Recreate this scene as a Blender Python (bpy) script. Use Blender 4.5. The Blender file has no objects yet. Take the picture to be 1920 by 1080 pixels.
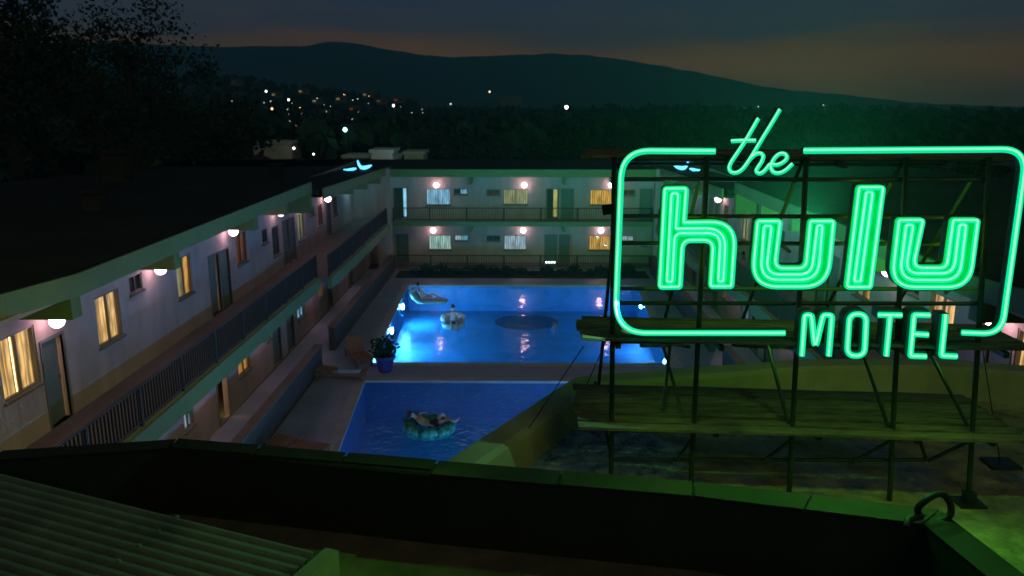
import bpy, bmesh, math, random
import numpy as np
from mathutils import Vector, Matrix
random.seed(7); RNG = np.random.default_rng(7)
SC = bpy.context.scene
COL = SC.collection
rad = math.radians

# ------------------------------------------------------------------ camera
F, CX, CY, CAMH = 1500.0, 960.0, 540.0, 10.3
PITCH = math.atan((CY - 190) / F)
YAW = math.atan(20 / F * math.cos(PITCH))
cd = bpy.data.cameras.new('camera'); cd.sensor_width = 36; cd.lens = 36 * F / 1920
cd.dof.use_dof = True; cd.dof.focus_distance = 7.9; cd.dof.aperture_fstop = 2.0
cd.clip_start = 0.1; cd.clip_end = 20000
cam = bpy.data.objects.new('camera', cd); COL.objects.link(cam)
cam.location = (0, 0, CAMH); cam.rotation_euler = (math.pi / 2 - PITCH, 0, YAW)
SC.camera = cam
CM = Matrix.Rotation(YAW, 3, 'Z') @ Matrix.Rotation(math.pi / 2 - PITCH, 3, 'X')
C0 = Vector((0, 0, CAMH))
def ray(px, py): return CM @ Vector(((px - CX) / F, -(py - CY) / F, -1))
def at_z(px, py, z): d = ray(px, py); return C0 + d * ((z - CAMH) / d.z)
def at_y(px, py, y): d = ray(px, py); return C0 + d * (y / d.y)
def at_x(px, py, x): d = ray(px, py); return C0 + d * (x / d.x)

# ------------------------------------------------------------------ dusk sky, last light, exposure
SUN_EL, SUN_AZ = 35, 150          # soft town and dusk glow from behind the camera
w = bpy.data.worlds.new('World'); SC.world = w; w.use_nodes = True
nt = w.node_tree; nt.nodes.clear()
def wn(t, **k):
    n = nt.nodes.new(t)
    for a, b in k.items(): setattr(n, a, b)
    return n
tc = wn('ShaderNodeTexCoord'); sep = wn('ShaderNodeSeparateXYZ'); nt.links.new(tc.outputs['Generated'], sep.inputs[0])
mp = wn('ShaderNodeMapping'); mp.inputs['Scale'].default_value = (2.2, 2.2, 16)
nt.links.new(tc.outputs['Generated'], mp.inputs[0])
nz = wn('ShaderNodeTexNoise'); nz.inputs['Scale'].default_value = 2.0; nz.inputs['Detail'].default_value = 5
nt.links.new(mp.outputs[0], nz.inputs['Vector'])
ma = wn('ShaderNodeMath', operation='MULTIPLY_ADD'); ma.inputs[1].default_value = 0.07; ma.inputs[2].default_value = -0.035
nt.links.new(nz.outputs['Fac'], ma.inputs[0])
ad = wn('ShaderNodeMath', operation='ADD'); nt.links.new(sep.outputs['Z'], ad.inputs[0]); nt.links.new(ma.outputs[0], ad.inputs[1])
cr = wn('ShaderNodeValToRGB')
el = cr.color_ramp.elements
el[0].position = 0.0; el[0].color = (0.034, 0.030, 0.018, 1)
el[1].position = 1.0; el[1].color = (0.003, 0.005, 0.012, 1)
for p, c in ((0.045, (0.086, 0.043, 0.017, 1)), (0.066, (0.060, 0.034, 0.020, 1)), (0.088, (0.024, 0.026, 0.036, 1)), (0.13, (0.011, 0.020, 0.040, 1)), (0.30, (0.008, 0.014, 0.030, 1))):
    e = el.new(p); e.color = c
nt.links.new(ad.outputs[0], cr.inputs[0])
sky = wn('ShaderNodeTexSky', sky_type='NISHITA'); sky.sun_disc = False
sky.sun_elevation = rad(-3); sky.sun_rotation = rad(10)
b1 = wn('ShaderNodeBackground'); b1.inputs[1].default_value = 1.7; nt.links.new(cr.outputs[0], b1.inputs[0])
b2 = wn('ShaderNodeBackground'); b2.inputs[1].default_value = 0.008; nt.links.new(sky.outputs[0], b2.inputs[0])
ash = wn('ShaderNodeAddShader'); nt.links.new(b1.outputs[0], ash.inputs[0]); nt.links.new(b2.outputs[0], ash.inputs[1])
wo = wn('ShaderNodeOutputWorld'); nt.links.new(ash.outputs[0], wo.inputs[0])
sl = bpy.data.lights.new('sun', 'SUN'); sl.energy = 0.17; sl.angle = rad(25); sl.color = (0.85, 0.88, 0.38)
so = bpy.data.objects.new('sun', sl); COL.objects.link(so)
so.rotation_euler = (rad(90 - SUN_EL), 0, rad(30))
SC.view_settings.view_transform = 'Standard'; SC.view_settings.look = 'None'
SC.view_settings.exposure = 0; SC.view_settings.gamma = 1
SC.cycles.use_denoising = True; SC.cycles.max_bounces = 6; SC.cycles.diffuse_bounces = 3
SC.cycles.glossy_bounces = 3; SC.cycles.transparent_max_bounces = 8; SC.cycles.sample_clamp_indirect = 3.0
SC.cycles.caustics_reflective = False; SC.cycles.caustics_refractive = False

# ------------------------------------------------------------------ materials
M = {}
def mat(name, col, rough=0.7, var=0.25, scale=3.0, metal=0.0, bump=0.0, spec=0.5, detail=6, stretch=None, col2=None, bscale=None, rvar=0.0):
    m = bpy.data.materials.new(name); m.use_nodes = True; t = m.node_tree
    p = t.nodes['Principled BSDF']
    p.inputs['Roughness'].default_value = rough; p.inputs['Metallic'].default_value = metal
    p.inputs['Specular IOR Level'].default_value = spec
    c = t.nodes.new('ShaderNodeTexCoord'); n = t.nodes.new('ShaderNodeTexNoise')
    n.inputs['Scale'].default_value = scale; n.inputs['Detail'].default_value = detail; n.inputs['Roughness'].default_value = 0.62
    src = c.outputs['Object']
    if stretch:
        k = t.nodes.new('ShaderNodeMapping'); k.inputs['Scale'].default_value = stretch
        t.links.new(src, k.inputs[0]); src = k.outputs[0]
    t.links.new(src, n.inputs['Vector'])
    r = t.nodes.new('ShaderNodeValToRGB'); e = r.color_ramp.elements
    e[0].position = 0.32; e[1].position = 0.68
    a = [x * (1 - var) for x in col]; b = [min(1, x * (1 + var)) for x in col] if col2 is None else col2
    e[0].color = (*a, 1); e[1].color = (*b, 1)
    t.links.new(n.outputs['Fac'], r.inputs[0]); t.links.new(r.outputs[0], p.inputs['Base Color'])
    if rvar:
        q = t.nodes.new('ShaderNodeMapRange'); q.inputs[1].default_value = 0.42; q.inputs[2].default_value = 0.58
        q.inputs[3].default_value = max(0.03, rough - rvar); q.inputs[4].default_value = min(1, rough + rvar)
        n3 = t.nodes.new('ShaderNodeTexNoise'); n3.inputs['Scale'].default_value = scale * 0.5; n3.inputs['Detail'].default_value = 5
        t.links.new(src, n3.inputs['Vector']); t.links.new(n3.outputs['Fac'], q.inputs[0]); t.links.new(q.outputs[0], p.inputs['Roughness'])
    if bump:
        n2 = t.nodes.new('ShaderNodeTexNoise'); n2.inputs['Scale'].default_value = bscale or scale * 6; n2.inputs['Detail'].default_value = 5
        t.links.new(src, n2.inputs['Vector'])
        bb = t.nodes.new('ShaderNodeBump'); bb.inputs['Strength'].default_value = bump; bb.inputs['Distance'].default_value = 0.02
        t.links.new(n2.outputs['Fac'], bb.inputs['Height']); t.links.new(bb.outputs[0], p.inputs['Normal'])
    M[name] = m; return m
def emit(name, col, s, var=0.0, scale=4.0, stretch=(1, 1, 1), base=(0.5, 0.5, 0.5)):
    m = bpy.data.materials.new(name); m.use_nodes = True; t = m.node_tree
    p = t.nodes['Principled BSDF']; p.inputs['Base Color'].default_value = (*base, 1); p.inputs['Roughness'].default_value = 0.6
    p.inputs['Emission Color'].default_value = (*col, 1); p.inputs['Emission Strength'].default_value = s
    if var:
        c = t.nodes.new('ShaderNodeTexCoord'); k = t.nodes.new('ShaderNodeMapping'); k.inputs['Scale'].default_value = stretch
        n = t.nodes.new('ShaderNodeTexNoise'); n.inputs['Scale'].default_value = scale; n.inputs['Detail'].default_value = 3
        t.links.new(c.outputs['Object'], k.inputs[0]); t.links.new(k.outputs[0], n.inputs['Vector'])
        q = t.nodes.new('ShaderNodeMapRange'); q.inputs[1].default_value = 0.3; q.inputs[2].default_value = 0.7
        q.inputs[3].default_value = s * (1 - var); q.inputs[4].default_value = s * (1 + var)
        t.links.new(n.outputs['Fac'], q.inputs[0]); t.links.new(q.outputs[0], p.inputs['Emission Strength'])
    M[name] = m; return m
def fold_shading(name, sc):  # light and shade of the curtain folds put into the glow as bands
    t = M[name].node_tree; p = t.nodes['Principled BSDF']; l = p.inputs['Emission Strength'].links[0]; src = l.from_socket
    c = t.nodes.new('ShaderNodeTexCoord'); wv = t.nodes.new('ShaderNodeTexWave'); wv.bands_direction = 'X'; wv.inputs['Scale'].default_value = sc; wv.inputs['Distortion'].default_value = 2.5
    wv.inputs['Detail'].default_value = 2; wv.inputs['Detail Scale'].default_value = 0.6
    t.links.new(c.outputs['Object'], wv.inputs['Vector']); q = t.nodes.new('ShaderNodeMapRange'); q.inputs[3].default_value = 0.35; q.inputs[4].default_value = 1.35
    t.links.new(wv.outputs['Fac'], q.inputs[0]); m = t.nodes.new('ShaderNodeMath'); m.operation = 'MULTIPLY'
    t.links.new(src, m.inputs[0]); t.links.new(q.outputs[0], m.inputs[1]); t.links.new(m.outputs[0], p.inputs['Emission Strength'])
def clear(name, tint, ior, rough, bump=0.0, bscale=3.0, stretch=None, bdist=0.02):
    m = bpy.data.materials.new(name); m.use_nodes = True; t = m.node_tree; t.nodes.clear()
    o = t.nodes.new('ShaderNodeOutputMaterial'); mx = t.nodes.new('ShaderNodeMixShader')
    fr = t.nodes.new('ShaderNodeFresnel'); fr.inputs['IOR'].default_value = ior
    tr = t.nodes.new('ShaderNodeBsdfTransparent'); tr.inputs[0].default_value = (*tint, 1)
    gl = t.nodes.new('ShaderNodeBsdfGlossy'); gl.inputs['Roughness'].default_value = rough
    t.links.new(fr.outputs[0], mx.inputs[0]); t.links.new(tr.outputs[0], mx.inputs[1]); t.links.new(gl.outputs[0], mx.inputs[2])
    if bump:
        c = t.nodes.new('ShaderNodeTexCoord'); n = t.nodes.new('ShaderNodeTexNoise'); n.inputs['Scale'].default_value = bscale
        n.inputs['Detail'].default_value = 2.5
        b = t.nodes.new('ShaderNodeBump'); b.inputs['Strength'].default_value = bump; b.inputs['Distance'].default_value = bdist
        src = c.outputs['Object']
        if stretch:
            k = t.nodes.new('ShaderNodeMapping'); k.inputs['Scale'].default_value = stretch; t.links.new(src, k.inputs[0]); src = k.outputs[0]
        t.links.new(src, n.inputs['Vector']); t.links.new(n.outputs['Fac'], b.inputs['Height'])
        t.links.new(b.outputs[0], gl.inputs['Normal']); t.links.new(b.outputs[0], fr.inputs['Normal'])
    t.links.new(mx.outputs[0], o.inputs[0]); M[name] = m; return m

mat('stucco', (0.42, 0.32, 0.315), 0.85, 0.16, 1.1, bump=0.25, bscale=30, stretch=(1.2, 1.2, 0.4))
mat('fascia', (0.135, 0.20, 0.07), 0.6, 0.10, 1.2)  # green put into the base colour in place of green lamplight
mat('beam', (0.12, 0.19, 0.06), 0.65, 0.12, 1.5)  # same green tint standing in for green lamplight
mat('tar_roof', (0.030, 0.026, 0.020), 0.95, 0.35, 0.4, bump=0.4, bscale=8, spec=0.2)
mat('slab', (0.15, 0.12, 0.11), 0.75, 0.18, 1.5)
mat('rail_paint', (0.022, 0.020, 0.018), 0.6, 0.2, 4)
mat('lowwall', (0.06, 0.055, 0.055), 0.8, 0.2, 1.2)
mat('door', (0.13, 0.16, 0.145), 0.55, 0.15, 3, stretch=(6, 6, 1))
mat('frame', (0.16, 0.15, 0.14), 0.5, 0.1, 4)
mat('core', (0.02, 0.02, 0.02), 0.9, 0.1, 2)
mat('deck', (0.33, 0.35, 0.50), 0.55, 0.22, 0.7, bump=0.15, bscale=20, rvar=0.15)
mat('coping', (0.42, 0.42, 0.44), 0.5, 0.12, 2)
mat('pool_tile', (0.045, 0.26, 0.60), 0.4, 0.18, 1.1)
mat('wall_tile', (0.014, 0.06, 0.17), 0.4, 0.18, 1.1)  # walls darkened in colour to even out lamplight in the front pool
mat('floor_tile', (0.10, 0.34, 0.66), 0.4, 0.15, 1.1)  # paler than the walls in place of lamplight missing on the floor
mat('ground', (0.05, 0.05, 0.035), 0.95, 0.4, 0.05)
mat('mountain', (0.05, 0.075, 0.07), 1.0, 0.35, 0.012, spec=0.1)
mat('forest', (0.035, 0.065, 0.040), 0.9, 0.5, 0.15, spec=0.1)
mat('leaf', (0.022, 0.045, 0.018), 0.8, 0.5, 0.8, spec=0.2)
mat('bark', (0.06, 0.045, 0.03), 0.9, 0.3, 3)
mat('steel', (0.022, 0.040, 0.024), 0.45, 0.35, 5, metal=0.0, bump=0.1, bscale=40)
mat('wood_plank', (0.15, 0.115, 0.055), 0.75, 0.6, 3.0, bump=0.8, bscale=14, stretch=(1.2, 6, 6))
mat('wood_plank_pale', (0.19, 0.15, 0.075), 0.75, 0.5, 3.0, bump=0.8, bscale=14, stretch=(1.2, 6, 6))
mat('wood_plank_dark', (0.13, 0.10, 0.05), 0.75, 0.55, 3.0, bump=0.8, bscale=14, stretch=(1.2, 6, 6))
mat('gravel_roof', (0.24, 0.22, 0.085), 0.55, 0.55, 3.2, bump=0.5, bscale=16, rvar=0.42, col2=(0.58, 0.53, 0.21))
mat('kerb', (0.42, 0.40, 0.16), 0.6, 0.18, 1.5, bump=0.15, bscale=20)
mat('beam_cap_worn', (0.040, 0.026, 0.012), 0.8, 0.45, 3.0, bump=0.3, bscale=12)
mat('beam_cap', (0.030, 0.019, 0.009), 0.8, 0.3, 2.0, bump=0.2, bscale=15)
mat('dark_beam', (0.012, 0.013, 0.009), 0.85, 0.3, 2.0, bump=0.2, bscale=15)
mat('brown_floor', (0.16, 0.11, 0.05), 0.85, 0.45, 1.6, bump=0.4, bscale=18)
mat('corrugated', (0.30, 0.31, 0.20), 0.45, 0.45, 0.9, metal=0.3, bump=0.05)
mat('cap_wood', (0.34, 0.31, 0.16), 0.6, 0.15, 3)
mat('rubber', (0.015, 0.017, 0.013), 0.6, 0.2, 6)
mat('sign_paint', (0.01, 0.30, 0.035), 0.6, 0.06, 3)
mat('sign_return', (0.07, 0.09, 0.07), 0.55, 0.2, 4)
mat('skin', (0.55, 0.34, 0.26), 0.5, 0.06, 8)
mat('hair', (0.015, 0.011, 0.009), 0.5, 0.2, 20)
mat('white_cloth', (0.88, 0.84, 0.86), 0.8, 0.05, 8)
mat('pink_cloth', (0.75, 0.35, 0.48), 0.8, 0.06, 8)
mat('dark_cloth', (0.03, 0.04, 0.07), 0.8, 0.1, 8)
mat('float_blue', (0.45, 0.75, 0.80), 0.35, 0.05, 3)
mat('float_white', (0.90, 0.90, 0.90), 0.35, 0.04, 3)
mat('float_green', (0.03, 0.25, 0.17), 0.3, 0.75, 5, detail=2)
mat('palm_print', (0.02, 0.14, 0.06), 0.4, 0.3, 6)
mat('teak', (0.28, 0.12, 0.055), 0.6, 0.3, 2, stretch=(1, 8, 8))
mat('pot', (0.05, 0.05, 0.26), 0.35, 0.15, 3)
mat('soil', (0.03, 0.02, 0.015), 0.95, 0.3, 10)
mat('towel', (0.25, 0.42, 0.62), 0.9, 0.1, 10)
mat('house_wall', (0.45, 0.43, 0.38), 0.85, 0.12, 0.5)
mat('house_dim', (0.16, 0.15, 0.13), 0.85, 0.2, 0.3)
mat('house_pale', (0.60, 0.58, 0.58), 0.85, 0.10, 0.5)
mat('house_teal', (0.16, 0.34, 0.29), 0.85, 0.10, 0.5)
mat('house_roof', (0.14, 0.04, 0.03), 0.9, 0.2, 1)
mat('glass_dark', (0.02, 0.025, 0.03), 0.15, 0.1, 3)
clear('pane', (0.92, 0.95, 0.94), 1.45, 0.05)
clear('water', (0.72, 0.88, 1.0), 1.21, 0.04, bump=0.35, bscale=1.3, bdist=0.06)
clear('water_ripple', (0.72, 0.88, 1.0), 1.333, 0.015, bump=1.0, bscale=3.4, bdist=0.16)
emit('globe', (1.0, 0.62, 0.68), 14.0)
emit('tube', (0.0, 1.0, 0.44), 0.84, base=(0.0, 0.3, 0.15))
emit('added_glow', (0.42, 1.0, 0.06), 3.0, base=(0.1, 0.3, 0.1))  # added unseen glow, brightens what lies behind the sign
emit('highlight_strip', (0.34, 1.0, 0.60), 0.95)  # tube highlight built as a thin pale glowing strip
emit('sign_face', (0.0, 1.0, 0.09), 0.50, var=0.15, scale=6, base=(0.01, 0.20, 0.03))  # tube light on the green letter faces put in as emission
emit('pool_lamp', (0.13, 0.60, 1.0), 1150.0)
emit('pool_lamp_low', (0.13, 0.56, 1.0), 420.0)
emit('pool_lamp_soft', (0.18, 0.52, 1.0), 640.0)
emit('cyan_tube', (0.25, 0.80, 0.95), 42.0)
emit('blue_neon', (0.10, 0.55, 1.0), 2.4)
emit('lamp_white', (1.0, 0.92, 0.80), 7.0)
emit('lamp_warm', (1.0, 0.62, 0.25), 4.0)
emit('lamp_cyan', (0.30, 0.85, 1.0), 9.0)
emit('lamp_pink', (1.0, 0.80, 0.85), 14.0)
emit('lamp_dim', (0.75, 0.95, 0.85), 1.6)
CUR = {'warm': ((1.0, 0.58, 0.20), 0.75), 'gold': ((1.0, 0.50, 0.10), 0.55), 'amber': ((0.9, 0.25, 0.08), 0.12),
       'blue': ((0.36, 0.70, 1.0), 0.55), 'pale': ((0.62, 0.92, 0.82), 0.45), 'white': ((0.62, 0.78, 0.90), 0.45),
       'olive': ((0.75, 0.65, 0.32), 0.30), 'lime': ((0.80, 0.80, 0.42), 0.35), 'brown': ((0.5, 0.2, 0.1), 0.035),
       'dark': ((0.15, 0.2, 0.25), 0.02), 'teal': ((0.25, 0.75, 0.85), 0.5)}
for k, (c, s) in CUR.items(): emit('curtain_' + k, c, s, var=0.55, scale=3.5, stretch=(2.2, 2.2, 0.5), base=[0.4 * x for x in c])
for k in CUR: fold_shading('curtain_' + k, 2.2)
emit('room_warm', (1.0, 0.60, 0.22), 8.0, var=0.3, scale=2)
emit('room_blue', (0.30, 0.70, 1.0), 0.8, var=0.3, scale=2)
emit('room_gold', (0.85, 0.70, 0.22), 0.35, var=0.4, scale=2)

# ------------------------------------------------------------------ mesh helpers
class MB:
    def __init__(s): s.v = []; s.f = []
    def add(s, vs, fs):
        o = len(s.v); s.v += [tuple(v) for v in vs]; s.f += [tuple(i + o for i in f) for f in fs]; return s
    def box(s, a, b, m=None):
        x0, x1 = sorted((a[0], b[0])); y0, y1 = sorted((a[1], b[1])); z0, z1 = sorted((a[2], b[2]))
        vs = [(x0, y0, z0), (x1, y0, z0), (x1, y1, z0), (x0, y1, z0), (x0, y0, z1), (x1, y0, z1), (x1, y1, z1), (x0, y1, z1)]
        if m is not None: vs = [m @ Vector(v) for v in vs]
        return s.add(vs, [(3, 2, 1, 0), (4, 5, 6, 7), (0, 1, 5, 4), (1, 2, 6, 5), (2, 3, 7, 6), (3, 0, 4, 7)])
    def prism(s, poly, z0, z1):
        n = len(poly)
        vs = [(p[0], p[1], z0) for p in poly] + [(p[0], p[1], z1) for p in poly]
        return s.add(vs, [tuple(range(n))[::-1], tuple(range(n, 2 * n))] + [(i, (i + 1) % n, n + (i + 1) % n, n + i) for i in range(n)])
    def bar(s, p, q, r, n=8, r2=None):
        return s.tube([Vector(p), Vector(q)], r, n, r2=r2)
    def tube(s, pts, r, n=8, closed=False, r2=None, radii=None):
        pts = [Vector(p) for p in pts]; N = len(pts); o = len(s.v); up = None
        for i, p in enumerate(pts):
            a = pts[(i - 1) % N] if (closed or i > 0) else p; b = pts[(i + 1) % N] if (closed or i < N - 1) else p
            t = (b - a).normalized()
            if up is None:
                up = Vector((0, 0, 1)) if abs(t.z) < 0.9 else Vector((1, 0, 0))
            x = t.cross(up).normalized(); up = x.cross(t).normalized()
            rr = radii[i] if radii else (r if r2 is None else r + (r2 - r) * i / max(1, N - 1))
            for k in range(n):
                g = 2 * math.pi * k / n; s.v.append(tuple(p + x * (rr * math.cos(g)) + up * (rr * math.sin(g))))
        for i in range(N if closed else N - 1):
            for k in range(n):
                j = (i + 1) % N
                s.f.append((o + i * n + k, o + i * n + (k + 1) % n, o + j * n + (k + 1) % n, o + j * n + k))
        if not closed:
            s.f.append(tuple(o + k for k in range(n))[::-1]); s.f.append(tuple(o + (N - 1) * n + k for k in range(n)))
        return s
    def sweep(s, pts, nrm, wd, y0, y1, closed=False):
        """rectangular channel along a path lying in a plane of normal nrm; y0..y1 along the normal"""
        pts = [Vector(p) for p in pts]; N = len(pts); o = len(s.v); nrm = Vector(nrm)
        for i, p in enumerate(pts):
            a = pts[(i - 1) % N] if (closed or i > 0) else p; b = pts[(i + 1) % N] if (closed or i < N - 1) else p
            x = (b - a).normalized().cross(nrm).normalized()
            for u, h in ((-1, y0), (1, y0), (1, y1), (-1, y1)): s.v.append(tuple(p + x * (u * wd / 2) + nrm * h))
        for i in range(N if closed else N - 1):
            j = (i + 1) % N
            for k in range(4): s.f.append((o + i * 4 + k, o + i * 4 + (k + 1) % 4, o + j * 4 + (k + 1) % 4, o + j * 4 + k))
        if not closed:
            s.f.append((o + 3, o + 2, o + 1, o)); e = o + (N - 1) * 4; s.f.append((e, e + 1, e + 2, e + 3))
        return s
    def lathe(s, prof, n=20, c=(0, 0, 0)):
        o = len(s.v)
        for r, z in prof:
            for k in range(n):
                g = 2 * math.pi * k / n; s.v.append((c[0] + r * math.cos(g), c[1] + r * math.sin(g), c[2] + z))
        for i in range(len(prof) - 1):
            for k in range(n): s.f.append((o + i * n + k, o + i * n + (k + 1) % n, o + (i + 1) * n + (k + 1) % n, o + (i + 1) * n + k))
        s.f.append(tuple(o + k for k in range(n))[::-1]); s.f.append(tuple(o + (len(prof) - 1) * n + k for k in range(n)))
        return s
    def ball(s, c, r, n=12, m=8):
        if not hasattr(r, '__len__'): r = (r, r, r)
        o = len(s.v); s.v.append((c[0], c[1], c[2] - r[2]))
        for i in range(1, m):
            t = math.pi * i / m - math.pi / 2
            for k in range(n):
                g = 2 * math.pi * k / n; s.v.append((c[0] + r[0] * math.cos(t) * math.cos(g), c[1] + r[1] * math.cos(t) * math.sin(g), c[2] + r[2] * math.sin(t)))
        s.v.append((c[0], c[1], c[2] + r[2])); top = len(s.v) - 1
        for k in range(n):
            s.f.append((o, o + 1 + (k + 1) % n, o + 1 + k)); b = o + 1 + (m - 2) * n
            s.f.append((top, b + k, b + (k + 1) % n))
            for i in range(m - 2):
                a = o + 1 + i * n; s.f.append((a + k, a + (k + 1) % n, a + n + (k + 1) % n, a + n + k))
        return s
    def mesh(s, name, smooth=False, fix=True):
        me = bpy.data.meshes.new(name); me.from_pydata(s.v, [], s.f)
        if fix:
            bm = bmesh.new(); bm.from_mesh(me); bmesh.ops.recalc_face_normals(bm, faces=bm.faces); bm.to_mesh(me); bm.free()
        if smooth: me.polygons.foreach_set('use_smooth', [True] * len(me.polygons))
        me.update(); return me
    def build(s, name, m, parent=None, smooth=False, fix=True):
        return link(name, s.mesh(name, smooth, fix), m, parent)
def link(name, me, m=None, parent=None, loc=None, rz=None, mw=None):
    o = bpy.data.objects.new(name, me)
    if m and me is not None and not me.materials: me.materials.append(M[m])
    COL.objects.link(o)
    if parent: o.parent = parent
    if loc is not None: o.location = loc
    if rz is not None: o.rotation_euler = (0, 0, rz)
    return o
def tag(o, label=None, cat=None, group=None, kind=None):
    if label: o['label'] = label
    if cat: o['category'] = cat
    if group: o['group'] = group
    if kind: o['kind'] = kind
    return o
def thing(name, label, cat, loc=(0, 0, 0), rz=0, group=None):
    o = bpy.data.objects.new(name, None); COL.objects.link(o); o.location = loc; o.rotation_euler = (0, 0, rz)
    o.empty_display_size = 0.2
    return tag(o, label, cat, group)
def copy_tree(o, parent=None):
    c = o.copy(); COL.objects.link(c); c.parent = parent
    for ch in list(o.children): copy_tree(ch, c)
    return c
def struct(o): return tag(o, kind='structure')
def rnd(a, b): return a + (b - a) * random.random()

# ------------------------------------------------------------------ ground, mountains, pools
def smooth01(t): t = max(0.0, min(1.0, t)); return t * t * (3 - 2 * t)
def hill(x, y):
    h = 23 * smooth01((y - 110) / 380) * smooth01((-x - 35) / 230)
    h += 1.5 * math.sin(x * 0.021 + 1) * math.cos(y * 0.017) * smooth01((y - 90) / 80)
    return h - 4.0 * smooth01((y - 500) / 900)
DX, DY0, DY1 = 9.75, 8.0, 49.3
xs = sorted(set([-3000, -1800, -1200, -900, -600] + list(range(-480, 481, 30)) + [600, 900, 1200, 1800, 3000, -DX, DX, -20, 20]))
ys = sorted(set([-300, -100, -30, DY0, DY1, 62] + list(range(80, 681, 30)) + [760, 900, 1200, 1500, 1800, 2300]))
g = MB(); idx = {}
for j, y in enumerate(ys):
    for i, x in enumerate(xs): idx[i, j] = len(g.v); g.v.append((x, y, hill(x, y) - 0.03))
for j in range(len(ys) - 1):
    for i in range(len(xs) - 1):
        if xs[i] >= -DX - .01 and xs[i + 1] <= DX + .01 and ys[j] >= DY0 - .01 and ys[j + 1] <= DY1 + .01: continue
        g.f.append((idx[i, j], idx[i + 1, j], idx[i + 1, j + 1], idx[i, j + 1]))
struct(g.build('ground', 'ground', smooth=True, fix=False))

ridge = [(-400, 70), (-100, 78), (240, 80), (330, 85), (420, 88), (500, 86), (560, 87), (600, 82), (622, 77), (660, 80), (740, 95), (820, 106), (860, 107), (960, 103),
         (1040, 100), (1110, 104), (1170, 112), (1250, 125), (1330, 140), (1430, 162), (1500, 171), (1560, 175), (1640, 184), (1720, 193), (1830, 198), (1920, 201), (2300, 200)]
mt = MB(); cols = []
nx = 150; nr = 12
for i in range(nx):
    px = -400 + 2700 * i / (nx - 1)
    py = float(np.interp(px, [p[0] for p in ridge], [p[1] for p in ridge])) + 0.6 * math.sin(px * 0.09) + 0.5 * math.sin(px * 0.23)
    top = at_y(px, py, 2000)
    col = []
    for k in range(nr):
        t = k / (nr - 1)
        y = 1350 + 650 * t + 25 * math.sin(px * 0.021 + 5 * t) * (1 - t)
        z = -6 + (top.z + 6) * (t ** 1.25) * (1 + 0.10 * math.sin(px * 0.05 + t * 9) * (1 - t) * t * 4)
        col.append(len(mt.v)); mt.v.append((top.x * y / 2000, y, z))
    col.append(len(mt.v)); mt.v.append((top.x, 2280, -6)); cols.append(col)
for i in range(nx - 1):
    for k in range(nr): mt.f.append((cols[i][k], cols[i + 1][k], cols[i + 1][k + 1], cols[i][k + 1]))
struct(mt.build('mountain', 'mountain', smooth=True))

P1 = [(-6.55, 44.7), (6.55, 44.7), (6.0, 30.7), (-6.1, 30.7)]
P2 = [(-5.95, 28.6), (5.9, 28.6), (5.3, 17.5), (-5.25, 17.5)]
dk = MB()
def q(*p): dk.add([(x, y, 0.0) for x, y in p], [(0, 1, 2, 3)])
q((-DX, 44.7), (DX, 44.7), (DX, DY1), (-DX, DY1))
q((-DX, 44.7), P1[0], P1[3], (-DX, 30.7)); q(P1[1], (DX, 44.7), (DX, 30.7), P1[2])
q((-DX, 30.7), P1[3], P2[0], (-DX, 28.6)); q(P1[3], P1[2], P2[1], P2[0]); q(P1[2], (DX, 30.7), (DX, 28.6), P2[1])
q((-DX, 28.6), P2[0], P2[3], (-DX, 17.5)); q(P2[1], (DX, 28.6), (DX, 17.5), P2[2])
q((-DX, 17.5), (DX, 17.5), (DX, DY0), (-DX, DY0))
struct(dk.build('pool_deck', 'deck'))
def pool(P, depth, watermat, ledge=None):
    b = MB(); n = 4
    b.add([(x, y, -0.02) for x, y in P] + [(x, y, -depth) for x, y in P], [(i, (i + 1) % 4, 4 + (i + 1) % 4, 4 + i) for i in range(4)] + [(4, 5, 6, 7)])
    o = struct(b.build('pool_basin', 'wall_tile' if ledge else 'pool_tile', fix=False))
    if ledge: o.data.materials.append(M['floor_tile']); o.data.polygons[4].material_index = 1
    cx = sum(p[0] for p in P) / 4; cy = sum(p[1] for p in P) / 4
    c = MB()
    for i in range(4):
        a = Vector(P[i]); d = Vector(P[(i + 1) % 4]); t = (d - a).normalized(); nn = Vector((-t.y, t.x))
        if nn.dot(Vector((cx, cy)) - a) > 0: nn = -nn
        a0, d0 = a - t * 0.0, d
        k = 0.34
        vs = [a0 - nn * 0.03, d0 - nn * 0.03, d0 + nn * k + t * k, a0 + nn * k - t * k]
        zz = 0.035 + 0.002 * i
        c.add([(p.x, p.y, -0.06) for p in vs] + [(p.x, p.y, zz) for p in vs], [(0, 1, 2, 3), (4, 5, 6, 7), (0, 1, 5, 4), (1, 2, 6, 5), (2, 3, 7, 6), (3, 0, 4, 7)])
    struct(c.build('pool_coping', 'coping'))
    wv = MB(); wv.add([(x, y, -0.10) for x, y in P], [(0, 3, 2, 1)])
    o = wv.build('pool_water', watermat, fix=False); struct(o)
    return o
pool(P1, 1.5, 'water')
mo = at_z(987, 604, -1.5); mos = MB(); mos.lathe([(1.0, 0.0), (1.0, 0.012), (0.86, 0.016)], 40); mos.v = [(mo.x + 1.75 * x, mo.y + 1.55 * y, -1.495 + z) for x, y, z in mos.v]
mat('dark_oval', (0.012, 0.05, 0.16), 0.5, 0.4, 2.0); struct(mos.build('floor_oval', 'dark_oval'))  # dark oval disc on the pool floor
pool(P2, 1.5, 'water_ripple', True)

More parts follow.
